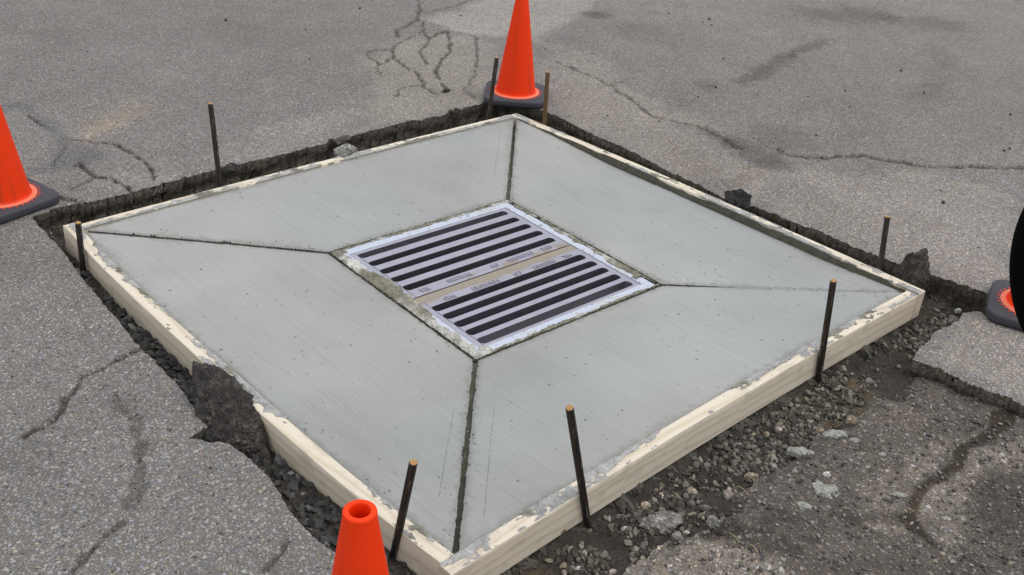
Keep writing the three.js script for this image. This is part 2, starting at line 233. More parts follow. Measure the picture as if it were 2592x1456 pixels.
// ------------------------------------------------------------------ outlines on the ground
const HA = -0.03;                                                    // level of the worn asphalt; the form's top edge is y = 0
const onA = L => L.map(([x, y]) => { const p = at(x, y, HA); return [p.x, p.z]; });
const hole = [
  ...onA([[80, 552], [130, 532], [212, 512], [222, 513.5], [331, 488], [372, 477], [420, 463], [546, 430], [565, 424], [590, 419], [730, 385], [824, 362], [836, 352], [883, 345], [1013, 311], [1128, 287], [1134, 280], [1231, 257]]),
  [1.1, -1.12],
  ...onA([[1385, 284], [1490, 335], [1601, 384], [1688, 431], [1776, 470], [1827, 498], [1903, 521], [1958, 540], [2004, 561.5], [2074, 585], [2113, 606], [2220, 645], [2258, 660], [2300, 680], [2357, 697], [2398, 708], [2445, 722], [2481, 738], [2512, 755], [2530, 778],
    [2512, 806], [2487, 793], [2470, 791], [2440, 791], [2423, 810], [2398, 829], [2365, 838], [2357, 857], [2329, 879], [2318, 898], [2310, 912], [2360, 929], [2445, 968], [2487, 987], [2550, 1004], [2615, 1035]]),
  [0.78, 1.5], [0.9, 1.75], [0.25, 1.95], [-0.5, 1.8], [-1.12, 1.5], [-1.1, 1.1],
  ...onA([[850, 1402], [785, 1352], [725, 1287], [700, 1236], [649, 1176], [604, 1138], [569, 1120], [520, 1113], [473, 1108], [505, 1090], [533, 1070], [503, 1040], [443, 964.5], [347, 869], [297, 803.5], [229, 728], [150, 625]])];
const holeSD = polySD(hole);
const ragged = (x, z) => { const s = holeSD(x, z); if (Math.abs(s) > 0.08) return -s;
  const rough = 0.003 + 0.012 * sm(0.75, 1.1, x) * sm(0.3, 0.6, z) + 0.012 * sm(0.2, 0.8, x) * sm(-0.9, -1.1, z); return -s + rough * fbm(x * 26, z * 26, 4) * 1.6 + 0.0022 * vn(x * 110, z * 110); };
const D0 = 0.7, D1 = 8.2, WID = d => 0.5 * d + 0.75;                 // the finely cut field of pavement, spread round the repair
const fld = (u, d) => [CAM.p.x + u * r0.x + d * Math.sin(CAM.yaw), CAM.p.z + u * r0.z - d * Math.cos(CAM.yaw)];
const fieldPos = (u, v) => { const a = Math.log(D0 + 0.9), b = Math.log(D1 + 0.9), d = Math.exp(mix(a, b, v)) - 0.9; return fld((u * 2 - 1) * WID(d), d); };

// cracks: traced lines with a width in metres and a depth
const cracks = [];
function crack(ox, oy, s, pts, w, depth, dirt = 0.75, lev = HA) { const P = pts.map(([x, y]) => { const p = at(ox + x / s, oy + y / s, lev); return [p.x, p.z]; });
  cracks.push({ P, w, depth, dirt, b: [Math.min(...P.map(p => p[0])) - 0.1, Math.max(...P.map(p => p[0])) + 0.1, Math.min(...P.map(p => p[1])) - 0.1, Math.max(...P.map(p => p[1])) + 0.1] }); }
const K = 4.522;
crack(900, 0, K, [[725, -40], [725, 0], [730, 110], [790, 150], [1150, 70], [1270, 0], [1400, -50]], 0.02, 0.006, 0.45);
crack(900, 0, K, [[730, 110], [700, 230], [560, 300], [460, 330], [490, 420]], 0.016, 0.008, 0.6);
crack(900, 0, K, [[760, 240], [780, 330], [830, 430], [800, 530], [730, 580], [790, 680], [830, 740]], 0.016, 0.008, 0.55);
crack(900, 0, K, [[830, 430], [1050, 350], [1080, 450], [1080, 580], [990, 690], [930, 800], [930, 880], [1000, 980], [1060, 1040]], 0.016, 0.009, 0.6);
crack(900, 0, K, [[780, 345], [690, 400], [450, 520], [420, 600], [440, 660], [620, 800], [700, 840], [790, 960], [780, 1000], [900, 1070], [980, 1055]], 0.014, 0.009, 0.6);
crack(900, 0, K, [[420, 580], [190, 575], [110, 630], [260, 740], [440, 660]], 0.013, 0.008, 0.6);
crack(900, 0, K, [[260, 740], [250, 820], [300, 870]], 0.01, 0.006, 0.4);
crack(900, 0, K, [[790, 980], [550, 990], [450, 1100]], 0.011, 0.006, 0.45);
crack(900, 0, K, [[1040, 350], [1300, 390], [1370, 420], [1390, 540], [1380, 640], [1370, 850], [1280, 980], [1230, 990], [1240, 1050], [1370, 1130]], 0.014, 0.007, 0.5);
crack(900, 0, K, [[850, 260], [1030, 310], [1110, 330]], 0.013, 0.006, 0.5);
crack(1500, 0, 3.617, [[-330, 560], [-150, 640], [60, 730], [150, 780], [200, 800], [270, 860], [420, 960], [520, 1050], [640, 1090], [800, 1120], [960, 1150], [1080, 1200], [1250, 1320], [1400, 1390]], 0.016, 0.009, 0.55);
crack(1500, 0, 3.617, [[150, 780], [260, 740], [380, 720]], 0.012, 0.005, 0.35);
crack(1728, 0, 1.987, [[470, 745], [530, 780], [690, 795], [900, 780], [1000, 800], [1200, 835], [1450, 835], [1620, 845], [1717, 835], [1800, 840]], 0.026, 0.01, 0.6);
crack(130, 250, 4.135, [[180, 400], [390, 440], [570, 460], [720, 500], [840, 560], [950, 640], [1040, 740], [1100, 860]], 0.012, 0.01, 0.7);
crack(130, 250, 4.135, [[210, 710], [300, 700], [370, 760], [440, 820], [600, 830], [720, 900], [830, 985]], 0.012, 0.014, 0.8);
crack(130, 250, 4.135, [[300, 655], [330, 720]], 0.014, 0.01, 0.7);
crack(130, 250, 4.135, [[440, 820], [330, 880], [200, 940]], 0.01, 0.006, 0.4);
crack(130, 250, 4.135, [[-40, 985], [20, 1010], [140, 1050], [330, 1080], [355, 1110]], 0.014, 0.016, 0.85);
crack(130, 250, 4.135, [[110, 490], [80, 580], [20, 700]], 0.01, 0.006, 0.4);
crack(0, 260, 4.019, [[280, 125], [350, 175], [430, 230]], 0.014, 0.012, 0.8);
crack(0, 900, 2.602, [[960, -90], [870, -30], [800, 10], [690, 70], [550, 130], [480, 210], [420, 330], [370, 400], [250, 470], [150, 540]], 0.013, 0.009, 0.7);
crack(0, 900, 2.602, [[420, 270], [410, 370]], 0.02, 0.006, 0.5);
crack(0, 900, 2.602, [[760, 240], [820, 340], [890, 450], [900, 500], [930, 600], [930, 680], [920, 780], [900, 930], [860, 990]], 0.028, 0.004, 0.4);
crack(0, 900, 2.602, [[830, 1090], [700, 1180], [600, 1290], [540, 1390], [500, 1460]], 0.022, 0.006, 0.55);
crack(0, 728, 1.987, [[1470, 1270], [1400, 1350], [1340, 1420]], 0.018, 0.006, 0.5);
function crackAt(x, z) { let best = 0, dirt = 0; for (const c of cracks) { if (x < c.b[0] || x > c.b[1] || z < c.b[2] || z > c.b[3]) continue;
    const wx = x + 0.018 * fbm(x * 16, z * 16, 3), wz = z + 0.018 * fbm(x * 16 + 50, z * 16, 3); let d = 1e9; for (let i = 0; i < c.P.length - 1; i++) { const a = c.P[i], b = c.P[i + 1]; d = Math.min(d, segDist(wx, wz, a[0], a[1], b[0], b[1])[0]); }
    const w = c.w * 0.5 * (0.75 + 0.75 * vn(x * 30, z * 30) + 0.25), k = 1 - sm(w * 0.35, w * 1.1, d); best = Math.max(best, k * c.depth * 1.25); dirt = Math.max(dirt, Math.min(0.95, c.dirt * 1.3) * (1 - sm(w * 0.55, w * 1.35, d + w * 0.5 * vn(x * 90, z * 90)))); }
  return [best, dirt]; }
// stains and worn or dusty areas: centre and half axes traced in the photo, multiplied into the pavement's colour
const patches = [];
function patch(px, py, rx, ry, rot, col, k = 1, lev = HA, nz = 0.8) { const c = at(px, py, lev), a = at(px + rx * Math.cos(rot), py + rx * Math.sin(rot), lev).sub(c), b = at(px - ry * Math.sin(rot), py + ry * Math.cos(rot), lev).sub(c);
  const det = a.x * b.z - a.z * b.x; patches.push({ c, m: [b.z / det, -b.x / det, -a.z / det, a.x / det], col, k, lev, nz }); }
const OIL = [0.56, 0.56, 0.56], DUST = [1.5, 1.49, 1.41], TAR = [0.55, 0.6, 0.68], BROWN = [0.66, 0.59, 0.54];
patch(2140, 35, 130, 22, 0.05, OIL, 0.7); patch(2040, 120, 60, 14, -0.25, OIL, 0.8); patch(1945, 170, 80, 22, -0.45, OIL, 0.9); patch(2360, 60, 120, 18, 0.1, OIL, 0.5); patch(2390, 150, 70, 30, 0.4, OIL, 0.4); patch(2350, 230, 60, 45, -0.5, OIL, 0.4);
patch(1810, 340, 75, 16, 0.5, OIL, 0.75); patch(1905, 385, 95, 24, 0.4, OIL, 0.7); patch(1895, 445, 60, 18, -0.6, BROWN, 0.5); patch(2000, 350, 120, 30, 0.25, OIL, 0.5); patch(1790, 220, 40, 14, 0.2, OIL, 0.5); patch(1640, 85, 110, 26, 0.1, BROWN, 0.35); patch(1510, 40, 40, 10, 0.1, OIL, 0.9);
patch(270, 318, 70, 16, -0.35, [1.25, 1.18, 1.05], 0.75); patch(700, 350, 170, 40, -0.25, DUST, 0.35); patch(330, 460, 120, 26, -0.15, DUST, 0.35); patch(60, 450, 100, 40, 0, DUST, 0.3);
patch(1730, 250, 60, 20, 0.3, OIL, 0.3); patch(60, 1180, 120, 60, 0.3, OIL, 0.25); patch(345, 1010, 20, 40, 0.2, BROWN, 0.35); patch(360, 1140, 34, 26, 0, BROWN, 0.5); patch(220, 1280, 120, 50, -0.5, OIL, 0.2); patch(1750, 420, 90, 40, 0.45, BROWN, 0.3);
function patchAt(x, z, lev) { let r = 1, g = 1, b = 1; for (const p of patches) { if (p.lev !== lev) continue; const dx = x - p.c.x, dz = z - p.c.z, a = p.m[0] * dx + p.m[1] * dz, q = p.m[2] * dx + p.m[3] * dz; if (a * a + q * q > 4) continue;
    const d = Math.hypot(a, q) + p.nz * (0.8 * fbm(x * 5, z * 5, 5) + 0.3 * fbm(x * 24, z * 24, 3)) + 0.4 * vn(x * 70, z * 70), k = p.k * (1 - sm(0.45, 1.3, d)); if (k <= 0) continue; r *= mix(1, p.col[0], k); g *= mix(1, p.col[1], k); b *= mix(1, p.col[2], k); }
  for (const q of zones) { if (q.lev !== lev || x < q.b[0] || x > q.b[1] || z < q.b[2] || z > q.b[3]) continue; const d = q.sd(x, z) + q.soft * (1.6 * fbm(x * 8 + 31, z * 8, 5) + 0.5 * vn(x * 75, z * 75)), k = q.k * sm(-q.soft, q.soft, d); if (k <= 0) continue; r *= mix(1, q.col[0], k); g *= mix(1, q.col[1], k); b *= mix(1, q.col[2], k); }
  return [r, g, b]; }
// areas of another wear or dirt with a traced outline (photo pixels from an origin and scale)
const zones = [];
function zone(ox, oy, s, pts, col, k, soft, lev = HA) { const P = pts.map(([x, y]) => { const p = at(ox + x / s, oy + y / s, lev); return [p.x, p.z]; }), X = P.map(p => p[0]), Z = P.map(p => p[1]); zones.push({ sd: polySD(P), col, k, soft, lev, b: [Math.min(...X) - 0.2, Math.max(...X) + 0.2, Math.min(...Z) - 0.2, Math.max(...Z) + 0.2] }); }
zone(0, 0, 1 / V, [[1075, 50], [1180, 15], [1290, -60], [1560, -60], [1440, 50], [1360, 85], [1340, 98], [1180, 88], [1120, 70]], [1.5, 1.5, 1.45], 1, 0.05);
zone(0, 0, 1 / V, [[1010, 95], [1060, 75], [1180, 88], [1250, 110], [1250, 210], [1220, 262], [1100, 290], [900, 330], [940, 200], [930, 140]], [1.3, 1.3, 1.2], 0.9, 0.08);
zone(0, 0, 1 / V, [[1350, 110], [1500, 150], [1640, 260], [1800, 350], [1880, 420], [1850, 490], [1700, 440], [1500, 345], [1390, 290], [1370, 200]], [1.32, 1.3, 1.22], 0.9, 0.1);
zone(0, 0, 1 / V, [[1870, 440], [2000, 420], [2250, 440], [2480, 470], [2576, 560], [2620, 760], [2500, 760], [2340, 690], [2120, 620], [1940, 550]], [1.34, 1.31, 1.25], 0.9, 0.1);
zone(0, 0, 1 / V, [[1480, -40], [2700, -40], [2700, 420], [2100, 420], [1750, 330], [1500, 130]], [1.1, 1.09, 1.04], 0.8, 0.2);
zone(0, 0, 1 / V, [[2330, 900], [2420, 790], [2500, 800], [2620, 850], [2620, 1040], [2480, 960]], [1.3, 1.28, 1.22], 1, 0.03);
zone(0, 0, 1 / V, [[170, 335], [330, 250], [420, 270], [300, 330], [200, 365]], [1.28, 1.2, 1.08], 0.8, 0.06);
zone(0, 260, 4.019, [[-200, 60], [0, 30], [230, 0], [340, 60], [560, 240], [700, 350], [920, 440], [1010, 540], [800, 620], [460, 720], [250, 760], [250, 690], [500, 620], [600, 480], [540, 320], [330, 130], [200, 60], [0, 70], [-200, 90]], [0.68, 0.72, 0.78], 0.9, 0.03);

// ------------------------------------------------------------------ pavement
{
  const edgeFade = (x, z) => { const dx = x - CAM.p.x, dz = z - CAM.p.z, d = dx * Math.sin(CAM.yaw) - dz * Math.cos(CAM.yaw), u = dx * r0.x + dz * r0.z; return sm(0, 0.25, d - D0) * sm(0, 0.4, D1 - d) * sm(0, 0.25, WID(d) - Math.abs(u)); };
  const g = sheet({ nu: 700, nv: 720, pos: fieldPos, sd: ragged,
    height: (x, z, s) => { const f = edgeFade(x, z); const [c] = crackAt(x, z); return HA + f * (0.007 * fbm(x * 1.7, z * 1.7, 3) + 0.0016 * fbm(x * 45, z * 45, 2) - c - (s < 0.012 ? 0.004 * (1 - s / 0.012) * (0.6 + 0.8 * vn(x * 60, z * 60)) : 0)); },
    color: (x, z) => { const [, d] = crackAt(x, z), p = patchAt(x, z, HA), n = 1 + 0.17 * fbm(x * 1.3 + 4, z * 1.3, 4) + 0.13 * fbm(x * 6 + 14, z * 6, 4) + 0.09 * vn(x * 60, z * 60), w = 0.025 * fbm(x * 0.9 + 20, z * 0.9, 3);
      return [mix(p[0] * n * (1.015 + w), 0.26, d), mix(p[1] * n * 0.985, 0.24, d), mix(p[2] * n * (0.985 - w), 0.2, d)]; },
    uv: (x, z) => [x / 1.7, z / 1.7],
    wall: { rows: [0, -0.006, -0.018, -0.034, -0.05, -0.07, -0.095, -0.13], push: (a, y, x, z) => 0.0025 * fbm(a * 60, y * 130, 3) + sm(-0.03, -0.05, y + 0.014 * fbm(a * 7, 5, 3)) * (0.014 + 0.022 * fbm(a * 30 + 9, y * 70, 4)),
      color: (a, y) => { const n = 1 + 0.45 * vn(a * 120, y * 160) + 0.3 * fbm(a * 25, y * 40, 3); return [0.62 * n, 0.575 * n, 0.5 * n]; } } });
  const B = [fld(-WID(D0), D0), fld(WID(D0), D0), fld(WID(D1), D1), fld(-WID(D1), D1)];
  const sh = new THREE.Shape([[-300, -300], [300, -300], [300, 300], [-300, 300]].map(p => new THREE.Vector2(...p)));
  sh.holes.push(new THREE.Path(B.map(p => new THREE.Vector2(p[0], -p[1]))));
  let o = new THREE.ShapeGeometry(sh).rotateX(-Math.PI / 2).translate(0, HA, 0);
  const pp = o.attributes.position, uv = o.attributes.uv; for (let i = 0; i < pp.count; i++) uv.setXY(i, pp.getX(i) / 1.7, pp.getZ(i) / 1.7);
  o = setColors(o, () => [1, 1, 0.98]);
  struct('asphalt_pavement', mergeGeometries([g, o]), asphaltMat, 'worn grey asphalt pavement with cracks and dark stains round the repair', 'asphalt');
}
console.log('pavement ready');
// floor of the trench round the forms
const floorY = (x, z) => {
  const rf = sm(0.9, 0.97, z), lf = sm(-0.9, -0.97, x) * (1 - sm(0.8, 1.1, z)), lb = sm(-0.9, -0.96, z);
  let y = -0.1; y = mix(y, -0.118 + 0.028 * sm(0.97, 1.16, z), rf); y = mix(y, -0.082, lf); y = mix(y, -0.125, lb * (1 - lf));
  return y + 0.014 * fbm(x * 9, z * 9, 3) + 0.011 * fbm(x * 34, z * 34, 3) + 0.004 * Math.abs(vn(x * 120, z * 120)); };
{
  const inner = (x, z) => Math.abs(x) < 0.88 && Math.abs(z) < 0.86;
  const g = sheet({ nu: 430, nv: 470, pos: rectPos(-1.3, 1.75, -1.32, 2.02), sd: (x, z) => holeSD(x, z) + 0.05, height: floorY, skip: inner,
    color: (x, z) => { const n = 1 + 0.45 * fbm(x * 30, z * 30, 4) + 0.25 * vn(x * 140, z * 140), br = sm(-0.1, 0.3, fbm(x * 5 + 3, z * 5, 4)) * sm(0.9, 1.0, z); return [mix(0.052, 0.125, br) * n, mix(0.045, 0.092, br) * n, mix(0.036, 0.054, br) * n]; },
    uv: (x, z) => [x / 1.024, z / 1.024] });
  struct('trench_floor', g, soilMat, 'dark gravelly soil at the bottom of the trench beside the form boards', 'soil');
}
// the older, lower layer of asphalt left on the far side of the gravel strip
const HO = -0.068;
const onO = L => L.map(([x, y]) => { const p = at(x, y, HO); return [p.x, p.z]; });
const oldPoly = [...onO([[2312, 955], [2285, 981], [2236, 1002], [2180, 1027], [2152, 1048], [2138, 1072], [2103, 1086], [2050, 1107], [2054, 1128], [2015, 1156], [1973, 1177], [1929, 1204], [1900, 1222], [1856, 1249], [1847, 1281], [1806, 1322], [1770, 1352], [1691, 1364], [1643, 1394], [1578, 1430], [1545, 1475]]),
  [-0.72, 1.28], [-0.75, 1.6], [-0.3, 1.9], [0.4, 2.0], [1.0, 1.8], [1.05, 1.3], [0.85, 1.12]];
const oldSD0 = polySD(oldPoly), oldSD = (x, z) => { const s = oldSD0(x, z); return Math.abs(s) > 0.08 ? s : s + 0.02 * fbm(x * 18, z * 18, 4) + 0.006 * vn(x * 90, z * 90); };
const C8 = (x, y) => [1900 + x / 2.86, 950 + y / 2.86];
{
  const P8 = (x, y, rx, ry, rot, col, k) => { const q = C8(x, y); patch(q[0], q[1], rx / 2.86, ry / 2.86, rot, col, k, HO, 0.45); };
  const WET = [0.34, 0.29, 0.22], PALE = [1.95, 1.92, 1.88], DK = [0.5, 0.48, 0.46];
  
  P8(300, 1080, 240, 130, 0.1, DK, 0.6); P8(440, 1220, 60, 40, 0, DK, 0.8);  P8(960, 1400, 500, 60, 0, DK, 0.35); P8(700, 250, 90, 40, -0.6, [1.1, 0.9, 0.7], 0.5); P8(1050, 300, 220, 110, 0.1, [1.15, 1.08, 1.0], 0.5);
  const Z8 = (pts, col, k, soft) => zone(1772, 962, 1.656, pts, col, k, soft, HO);
  Z8([[745, 300], [850, 270], [960, 230], [1000, 215], [905, 280], [850, 325], [840, 370], [780, 405], [745, 370]].map(p => [p[0] + 130, p[1]]), PALE, 0.6, 0.012);
  Z8([[1120, 320], [1240, 270], [1358, 240], [1420, 240], [1420, 380], [1200, 370], [1130, 420], [1130, 560], [1110, 700], [1090, 760], [1000, 700], [940, 630], [920, 560], [940, 480], [1040, 415], [1110, 380]], PALE, 0.75, 0.015);
  Z8([[640, 430], [800, 390], [870, 420], [860, 560], [760, 590], [690, 570]], PALE, 0.45, 0.02); Z8([[690, 600], [760, 580], [860, 600], [870, 640], [760, 640]], PALE, 0.7, 0.01);
  Z8([[-340, 700], [-200, 640], [0, 650], [130, 690], [330, 770], [420, 850], [-360, 850]], [2.1, 2.1, 2.05], 0.85, 0.02);
  Z8([[1110, 60], [1160, 35], [1230, 60], [1330, 100], [1330, 135], [1200, 85], [1120, 75]], [2.6, 2.5, 2.45], 0.9, 0.008);
  Z8([[1150, 420], [1358, 380], [1420, 400], [1420, 640], [1240, 640], [1130, 560]], DK, 0.6, 0.03); Z8([[-60, 600], [0, 580], [150, 600], [300, 660], [450, 720], [420, 770], [250, 720], [100, 680], [-40, 650]], DK, 0.8, 0.015);
  Z8([[1310, 110], [1325, 180], [1240, 245], [1130, 295], [1110, 370], [1040, 402], [960, 440], [915, 510], [902, 570], [925, 610], [970, 660], [1010, 705], [985, 715], [900, 655], [850, 605], [830, 570], [890, 540], [880, 500], [930, 440], [1010, 385], [1055, 340], [1060, 290], [1130, 245], [1210, 200], [1220, 130]], WET, 1, 0.006);
  Z8([[850, 590], [700, 595], [580, 592], [585, 560], [720, 565], [830, 555]], DK, 0.8, 0.01);
  const g = sheet({ nu: 430, nv: 290, pos: rectPos(-0.95, 1.3, 0.92, 2.1), sd: oldSD,
    height: (x, z, s) => HO + 0.01 * fbm(x * 4, z * 4, 3) + 0.006 * fbm(x * 18, z * 18, 3) + 0.0035 * Math.max(0, vn(x * 75, z * 75)) - 0.012 * (1 - sm(0, 0.05, s)) - 0.022 * (1 - sm(0, 0.06, s)) * sm(0.02, 0.3, vn(x * 12, z * 12)),
    color: (x, z) => { const p = patchAt(x, z, HO), n = 1.34 + 0.28 * fbm(x * 3.1, z * 3.1, 4) + 0.3 * vn(x * 80, z * 80) + 0.15 * vn(x * 35, z * 35); return [p[0] * n * 1.03, p[1] * n * 0.965, p[2] * n * 0.9]; },
    uv: (x, z) => [x / 1.024, z / 1.024],
    wall: { rows: [0, -0.012, -0.028, -0.05, -0.09], push: (a, y) => 0.012 * fbm(a * 40, y * 50, 3), color: (a, y) => { const n = 0.5 + 0.25 * vn(a * 120, y * 150); return [n, n * 0.94, n * 0.85]; } } });
  struct('old_asphalt_layer', g, oldMat, 'dark crumbling lower asphalt layer with a wet brown trail beside the gravel', 'asphalt');
}
console.log('ground ready');
const groundY = (x, z) => oldSD(x, z) > 0 ? HO + 0.01 * fbm(x * 4, z * 4, 3) : ragged(x, z) > 0 ? HA : floorY(x, z);

// ------------------------------------------------------------------ slab
const TH = 0.0384, GC = [-0.009, 0.003], GY = -0.0274;               // the grate sits turned by two degrees and slightly sunk
const toL = (x, z) => { const dx = x - GC[0], dz = z - GC[1]; return [dx * Math.cos(TH) + dz * Math.sin(TH), -dx * Math.sin(TH) + dz * Math.cos(TH)]; };
const toW = (a, b) => [GC[0] + a * Math.cos(TH) - b * Math.sin(TH), GC[1] + a * Math.sin(TH) + b * Math.cos(TH)];
const bowW = z => -(0.914 + 0.024 * (1 - Math.pow(Math.min(1, Math.abs(z) / 0.9), 3))), bowE = z => 0.914 + 0.01 * (1 - (z / 0.9) ** 2), bowS = x => 0.896 - 0.014 * (1 - (x / 0.914) ** 2), bowN = x => -(0.897 + 0.012 * (1 - (x / 0.914) ** 2));
const J = 0.367, corner = { L: [-0.914, -0.897], B: [0.914, -0.897], R: [0.914, 0.896], F: [-0.914, 0.896] }, jc = { L: toW(-J, -J), B: toW(J, -J), R: toW(J, J), F: toW(-J, J) };
const line = (a, b) => { const dx = b[0] - a[0], dz = b[1] - a[1], l = Math.hypot(dx, dz); return (x, z) => ((x - a[0]) * dz - (z - a[1]) * dx) / l; };
const yEast = z => -0.02 * sm(-0.85, -0.3, z) * (1 - 0.6 * sm(0.55, 0.9, z));
const sides = { W: { a: 'L', b: 'F', out: (x, z) => x - bowW(z) }, N: { a: 'B', b: 'L', out: (x, z) => z - bowN(x) }, E: { a: 'R', b: 'B', out: (x, z) => bowE(z) - x }, S: { a: 'F', b: 'R', out: (x, z) => bowS(x) - z } };
const slab = thing('concrete_slab', 'smooth new grey concrete slab sloping to the drain grate, cut by diagonal joints', 'concrete slab');
const panelY = {};
for (const [n, s] of Object.entries(sides)) {
  const lA = line(corner[s.a], jc[s.a]), lB = line(jc[s.b], corner[s.b]), lJ = line(jc[s.a], jc[s.b]);
  const sgn = f => { const m = [(corner[s.a][0] + corner[s.b][0] + jc[s.a][0] + jc[s.b][0]) / 4, (corner[s.a][1] + corner[s.b][1] + jc[s.a][1] + jc[s.b][1]) / 4]; return Math.sign(f(m[0], m[1])); };
  const sA = sgn(lA), sB = sgn(lB), sJ = sgn(lJ);
  const sd = (x, z) => { const w = 0.0022 * fbm(x * 40, z * 40, 3) + 0.0012 * vn(x * 220, z * 220); return Math.min(lA(x, z) * sA - 0.0066, lB(x, z) * sB - 0.0066, lJ(x, z) * sJ - 0.005, s.out(x, z) - 0.002) + w; };
  const base = (x, z) => { const o = Math.max(0, s.out(x, z)), i = Math.max(0, lJ(x, z) * sJ), t = o / (o + i + 1e-6), ye = -0.003 + (n === 'E' ? yEast(z) : 0); return mix(ye, GY + 0.003, t) + 0.0022 * fbm(x * 3.1, z * 3.1, 3); };
  panelY[n] = base;
  const bb = [corner[s.a], corner[s.b], jc[s.a], jc[s.b]], x0 = Math.min(...bb.map(p => p[0])) - 0.03, x1 = Math.max(...bb.map(p => p[0])) + 0.03, z0 = Math.min(...bb.map(p => p[1])) - 0.03, z1 = Math.max(...bb.map(p => p[1])) + 0.03;
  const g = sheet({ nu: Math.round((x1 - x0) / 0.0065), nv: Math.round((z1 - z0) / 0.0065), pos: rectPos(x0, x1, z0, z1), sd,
    height: (x, z, d) => { const r = 0.0045, q = clamp((r - d) / r); return base(x, z) - r * 0.75 * (1 - Math.sqrt(1 - q * q)); },
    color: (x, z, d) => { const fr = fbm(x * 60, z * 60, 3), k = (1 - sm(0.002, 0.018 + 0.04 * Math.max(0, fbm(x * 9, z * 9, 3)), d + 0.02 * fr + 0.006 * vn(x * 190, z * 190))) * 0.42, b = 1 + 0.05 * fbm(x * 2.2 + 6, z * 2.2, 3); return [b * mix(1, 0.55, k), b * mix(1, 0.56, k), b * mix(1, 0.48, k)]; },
    uv: (x, z) => [(x + 0.95) / 1.9, (z + 0.95) / 1.9],
    wall: { rows: [0, -0.006, -0.014, -0.024], push: (a, y) => 0.0015 * vn(a * 150, y * 200), color: () => [0.42, 0.42, 0.36] } });
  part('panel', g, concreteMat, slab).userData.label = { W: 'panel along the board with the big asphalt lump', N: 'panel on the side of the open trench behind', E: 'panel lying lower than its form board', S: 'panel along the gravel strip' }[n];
}
{
  const P = [], I = []; for (const k of ['L', 'B', 'R', 'F']) { const c = corner[k], j = jc[k]; P.push(c[0] * 0.995, -0.03, c[1] * 0.995, j[0] * 0.96, GY - 0.012, j[1] * 0.96); }
  for (let i = 0; i < 4; i++) { const a = i * 2, b = ((i + 1) % 4) * 2; I.push(a, a + 1, b, b, a + 1, b + 1); }
  const g = new THREE.BufferGeometry(); g.setAttribute('position', new THREE.Float32BufferAttribute(P, 3)); g.setIndex(I); g.computeVertexNormals();
  part('joint_bed', g, new THREE.MeshStandardMaterial({ color: new THREE.Color().setRGB(0.13, 0.13, 0.1), roughness: 0.95, side: THREE.DoubleSide }), slab);
  // fresh concrete that squeezed out under the boards
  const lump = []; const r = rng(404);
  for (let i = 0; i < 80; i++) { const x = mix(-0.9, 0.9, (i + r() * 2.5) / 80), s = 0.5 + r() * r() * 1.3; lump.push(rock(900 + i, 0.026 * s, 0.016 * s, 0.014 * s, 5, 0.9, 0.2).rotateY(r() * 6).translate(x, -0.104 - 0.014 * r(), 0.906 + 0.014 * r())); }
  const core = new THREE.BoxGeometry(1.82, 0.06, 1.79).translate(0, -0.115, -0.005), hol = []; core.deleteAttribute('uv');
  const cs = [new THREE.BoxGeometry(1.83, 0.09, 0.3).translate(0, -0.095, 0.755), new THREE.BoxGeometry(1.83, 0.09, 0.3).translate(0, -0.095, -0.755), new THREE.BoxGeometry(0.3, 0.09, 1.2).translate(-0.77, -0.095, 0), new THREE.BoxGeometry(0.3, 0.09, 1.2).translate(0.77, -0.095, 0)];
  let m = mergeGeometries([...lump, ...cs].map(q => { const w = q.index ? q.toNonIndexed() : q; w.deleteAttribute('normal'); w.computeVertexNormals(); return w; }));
  m = setColors(m, (x, y, z) => { const n = 1 + 0.35 * fbm3(x * 40, y * 40, z * 40, 3); return [0.1 * n, 0.095 * n, 0.078 * n]; });  // concrete coloured darker to paint in the shadow beneath the boards
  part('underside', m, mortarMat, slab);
}
// mortar trowelled over the frame's edge, between the joint and the bars
const mFrame = (a, b) => { const m = Math.max(Math.abs(a), Math.abs(b)), n = fbm(a * 30 + 7, b * 30, 4), f = vn(a * 90, b * 90) * 0.3; let lim = 0.353;
  if (a < -0.28 && Math.abs(a) >= Math.abs(b) - 0.02) lim = mix(0.335, 0.312, sm(0.34, 0.0, Math.abs(b + 0.06))); if (a > 0.3 && a >= Math.abs(b) - 0.01) lim = mix(0.35, 0.338, sm(-0.1, 0.25, b)); if (a > 0.3 && b > 0.28) lim = 0.325; if (b > 0.3 && a > -0.2) lim = 0.354; if (a < -0.3 && b > 0.3) lim = 0.325; if (a < -0.3 && b > 0.12 && b < 0.3) lim = 0.336;
  const q = Math.abs(b) > Math.abs(a) ? 0.45 : 1; return Math.min(0.364 + 0.003 * n - m, m - lim + q * (0.022 * n + 0.012 * f * n + 0.004 * f)); };
